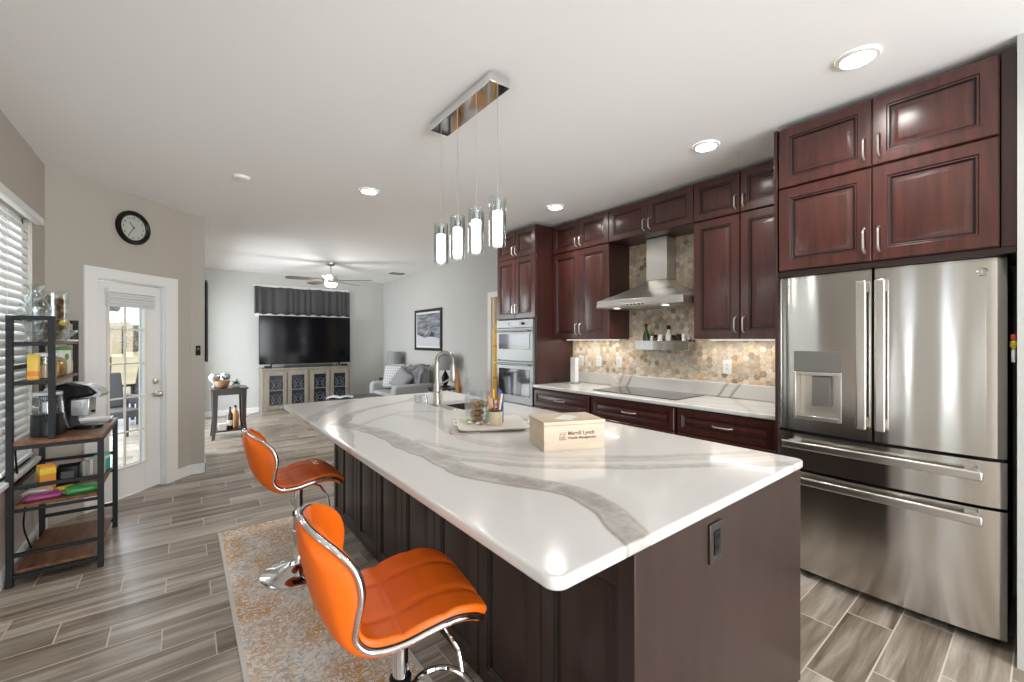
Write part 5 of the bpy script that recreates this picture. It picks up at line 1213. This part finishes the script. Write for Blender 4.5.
pillow('throw_pillow', 'grey tilted pillow at the near end of loveseat', (3.13, 7.28, .67), .20, mat('mid_grey_cloth', (.26, .26, .28), .95), (R(-25), R(28), R(-75)))
mb = MB(); n = 26; P_ = []
for i in range(n):
    row = []
    for j in range(12):
        u, v_ = i/(n-1), j/11; y = -.40+.62*u
        x = .12-.30*v_ if v_ < .55 else -.045-.02*(v_-.55); z = .89-.02*v_ if v_ < .25 else .885-.42*(v_-.25)
        row.append((x+.16+.018*sin(u*23+v_*5), y+.04*v_*sin(u*5), z+.014*sin(u*31+v_*7)+.02*sin(v_*9+u*4)))
    P_.append(row)
mb.grid(P_, n, 12); th_ = mb.build('throw_blanket', mat('charcoal_throw', (.07, .07, .075), .95, col2=(.34, .34, .35), vscale=(5, 9, 5)), None, loc=(3.19, 7.25, .035), smooth=180, solid=.012); tag(th_, 'grey and charcoal throw blanket draped over the loveseat back', 'blanket')
def end_table(y, label):
    t = thing('end_table', label, 'end table', (3.36, y, 0)); box('table_top', dark_wood, -.21, .21, -.2, .2, .60, .63, t, .004)
    for sx in (-1, 1):
        for sy in (-1, 1): box('leg', dark_wood, sx*.18-.018, sx*.18+.018, sy*.17-.018, sy*.17+.018, 0, .60, t, .002)
    box('lower_shelf', dark_wood, -.16, .16, -.15, .15, .15, .17, t, .003)
def lamp(y, label, z0=.6305, x=3.39):
    t = thing('table_lamp', label, 'lamp', (x, y, z0)); MB().lathe([(.075, 0), (.075, .015), (.03, .03), (.055, .09), (.065, .15), (.04, .21), (.014, .25), (.012, .31)], 24).build('base', black_p, t)
    MB().lathe([(.135, .285), (.150, .28), (.138, .53), (.135, .53), (.146, .285)], 32, cap=False).build('lamp_shade', mat('shade_grey', (.27, .28, .29), .9), t, fix=False)
    mb = MB(); mb.tube([(-.136, 0, .50), (.136, 0, .50)], .002, 6); mb.tube([(0, 0, .31), (0, 0, .54)], .003, 6); mb.lathe([(.006, .53), (.008, .545), (.004, .555)], 10); mb.build('harp', steel_plain, t)
end_table(8.26, 'dark end table in far corner behind the loveseat'); lamp(8.25, 'grey-shaded table lamp in the far corner')
end_table(6.08, 'dark end table between loveseat and wooden chair'); lamp(6.12, 'grey-shaded table lamp seen behind the faucet')
# coffee table with magazine
t = thing('coffee_table', 'low dark coffee table beyond the far island corner', 'coffee table', (2.25, 7.15, 0)); box('table_top', dark_wood, -.42, .42, -.28, .28, .42, .455, t, .005)
for sx in (-1, 1):
    for sy in (-1, 1): box('leg', dark_wood, sx*.37-.025, sx*.37+.025, sy*.23-.025, sy*.23+.025, 0, .42, t, .003)
t = thing('magazine', 'open pale blue magazine on the coffee table', 'magazine', (2.02, 7.15, .4555), R(-20)); mb = MB()
P_ = [[(x, y, .004+.022*abs(sin(min(1, abs(x)/.2)*pi))) for y in (-.13, .13)] for x in [-.2+.4*i/20 for i in range(21)]]; mb.grid(P_, 21, 2); mb.build('pages', mat('page_white', (.66, .72, .74), .6), t, solid=.006)
mb = MB(); P_ = [[(x, y, .0085+.022*abs(sin(min(1, abs(x)/.2)*pi))) for y in (-.09, .09)] for x in [.04+.12*i/10 for i in range(11)]]; mb.grid(P_, 11, 2); mb.build('photo', mat('photo_blue', (.25, .45, .52), .5), t)
# wooden chair and grey chair by the doorway
def wood_chair():
    t = thing('wooden_chair', 'honey oak chair with curved back beyond the faucet', 'chair', (3.28, 5.12, 0), R(50)); wd = wood_grain('honey_oak', (.34, .17, .06), (.46, .25, .10), .4, .2)
    mb = MB(); mb.rings([rr(-.2, .2, -.2, .2, .05, .43), rr(-.21, .21, -.21, .21, .05, .45), rr(-.2, .2, -.2, .2, .05, .465)]); mb.build('seat', wd, t)
    for sx in (-1, 1): MB().tube([(sx*.15, -.15, .43), (sx*.18, -.19, 0)], [.02, .014], 10).build('leg', wd, t)
    for sx in (-1, 1): MB().tube(smooth_line([(sx*.18, .2, 0), (sx*.16, .165, .43), (sx*.165, .19, .65), (sx*.15, .235, .84), (sx*.10, .255, .96), (0, .262, 1.01)], 4), .018, 10).build('leg', wd, t)
    mb = MB(); 
    P_ = [[(-.155+.31*i/8, .205+.035*j/3+.018*(1-((i-4)/4)**2), .60+.36*j/3-.05*(abs(i-4)/4)**2*(j == 3)) for j in range(4)] for i in range(9)]; mb.grid(P_, 9, 4); mb.build('backrest', wd, t, solid=.014, smooth=180)
wood_chair()
t = thing('lounge_chair', 'pale grey round-backed chair before the doorway', 'chair', (2.88, 4.42, 0), R(70)); gm_ = mat('grey_mesh', (.36, .37, .38), .6)
P_ = [[(.19*sin(a)*cos(0), .19+.03*cos(a)-.02*j, .47+.54*(j/6)*max(.05, cos(a*.98))**.28) for j in range(7)] for a in [-pi/2+pi*i/16 for i in range(17)]]
MB().grid(P_, 17, 7).build('backrest', gm_, t, solid=.012, smooth=180)
MB().lathe([(.20, .42), (.215, .44), (.21, .47), (.18, .48)], 28).build('seat', gm_, t)
for a in range(4): MB().tube([(.12*cos(a*pi/2+.8), .12*sin(a*pi/2+.8), .42), (.2*cos(a*pi/2+.8), .2*sin(a*pi/2+.8), 0)], [.014, .01], 8).build('leg', steel_plain, t)
# hallway door ajar, with golden pole
d2 = bpy.data.objects.new('door_2', None); COL.objects.link(d2); d2.location = (XR+.06, 5.07, 0); d2.rotation_euler = (0, 0, R(-8)); struct(d2)
dm = mat('hall_door_paint', (.66, .58, .48), .5)
mb = MB(); raised_door(mb, 0, .80, .012, 2.02, -.018, th=.036, fr=.11); mb.build('door_slab', [dm, dm], d2, smooth=25)
mb = MB(); mb.lathe([(.026, -.02), (.026, -.03), (.01, -.032), (.01, -.05), (.024, -.058), (.024, -.075), (.004, -.08)], 16, (.72, 0, 1.0), axis='y'); mb.build('door_knob', steel_plain, d2)
t = tag(MB().box(-.02, .02, -.02, .02, 0, 1.62).build('measuring_pole', mat('yellow_pole', (.72, .46, .08), .4), None, .003, loc=(3.50, 4.87, 0.0)), 'yellow pole standing upright beside the oven column', 'pole')
mb = MB()
for k in range(3): mb.box(-.021, .021, -.021, .021, .4+.45*k, .43+.45*k)
mb.build('band', mat('pole_band', (.5, .3, .05), .4), t)

# ------------------------------------------------------------------ outside the glazed door
struct(box('patio_ground', mat('pale_concrete', (.55, .56, .58), .9, vary=.1, vscale=(2, 2, 2)), -12, -.10, 5.9, 14, -.12, -.02))
g_ = MB(); g_.box(-80, 30, 14, 140, -.2, -.03); struct(g_.build('field_ground', mat('dry_grass', (.48, .36, .22), 1, col2=(.36, .30, .17), vscale=(.3, .3, .3))))
g_ = MB(); g_.box(-12, -.96, -6, 5.9, -.12, -.02); struct(g_.build('yard_ground', mat('lawn', (.30, .32, .22), 1)))
random.seed(21)
def crown(name, x, y, z, sx, sy, sz, seed, m, parent):
    bm = bmesh.new(); bmesh.ops.create_icosphere(bm, subdivisions=5, radius=1)
    for v in bm.verts:
        n_ = noise.noise(v.co*2.2+Vector((seed, 0, 0)))*.40+noise.noise(v.co*7)*.20+noise.noise(v.co*19)*.10
        v.co = Vector((v.co.x*sx*(1+n_), v.co.y*sy*(1+n_), v.co.z*sz*(1+n_)+z))
    me = bpy.data.meshes.new(name); bm.to_mesh(me); bm.free(); me.materials.append(m)
    o = bpy.data.objects.new(name, me); COL.objects.link(o); o.parent = parent
    if not parent: o.location = (x, y, 0)
    return o
leaf_m = mat('tree_leaf', (.10, .13, .13), .9, vary=.4, vscale=(2, 2, 2)); bark = mat('bark', (.12, .09, .07), .9)
for k, (x, y, s, lb) in enumerate(((-8.4, 55, 1.6, 'rounded grey-green tree far off at the left of door glass'), (-5.2, 60, 1.9, 'taller grey-green tree far off in the middle of door glass'), (-1.9, 55, 1.5, 'rounded grey-green tree far off at the right of door glass'))):
    t = thing('distant_tree', lb, 'tree', (x, y, -.03)); crown('crown', x, y, s*.85, s*1.0, s*.8, s*.8, k*3.1, leaf_m, t); MB().lathe([(.2, 0), (.14, s*.5)], 10).build('trunk', bark, t)
t = thing('garden_tree', 'small bare-limbed tree in the yard outside the door', 'tree', (-1.52, 14.5, -.03)); MB().tube([(0, 0, 0), (.05, 0, 1.2), (.0, .1, 2.0)], [.07, .05, .03], 8).build('trunk', bark, t)
crown('crown', 0, 0, 2.62, .42, .42, .42, 4.4, mat('pale_leaf', (.17, .20, .17), .9, vary=.3, vscale=(9, 9, 9)), t)
def patio_chair(x, y, rz, lb):
    t = thing('patio_chair', lb, 'chair', (x, y, -.02), rz); m = mat('patio_grey', (.045, .048, .055), .7)
    box('seat', m, -.26, .26, -.26, .26, .36, .46, t, .02); mb = MB(); mb.hexa([(-.26, .22, .46), (.26, .22, .46), (.26, .3, .46), (-.26, .3, .46)], [(-.26, .32, .95), (.26, .32, .95), (.26, .38, .95), (-.26, .38, .95)]); mb.build('backrest', m, t, .02)
    for sx in (-1, 1):
        box('armrest', m, sx*.28-.03, sx*.28+.03, -.26, .3, .60, .64, t, .01)
        for sy in (-1, 1): box('leg', m, sx*.28-.02, sx*.28+.02, sy*.24-.02, sy*.24+.02, 0, .60, t)
patio_chair(-.78, 7.9, R(30), 'dark grey patio chair outside, seen in left door panes'); patio_chair(-.66, 9.7, R(-40), 'dark grey patio chair outside, seen in right door panes')
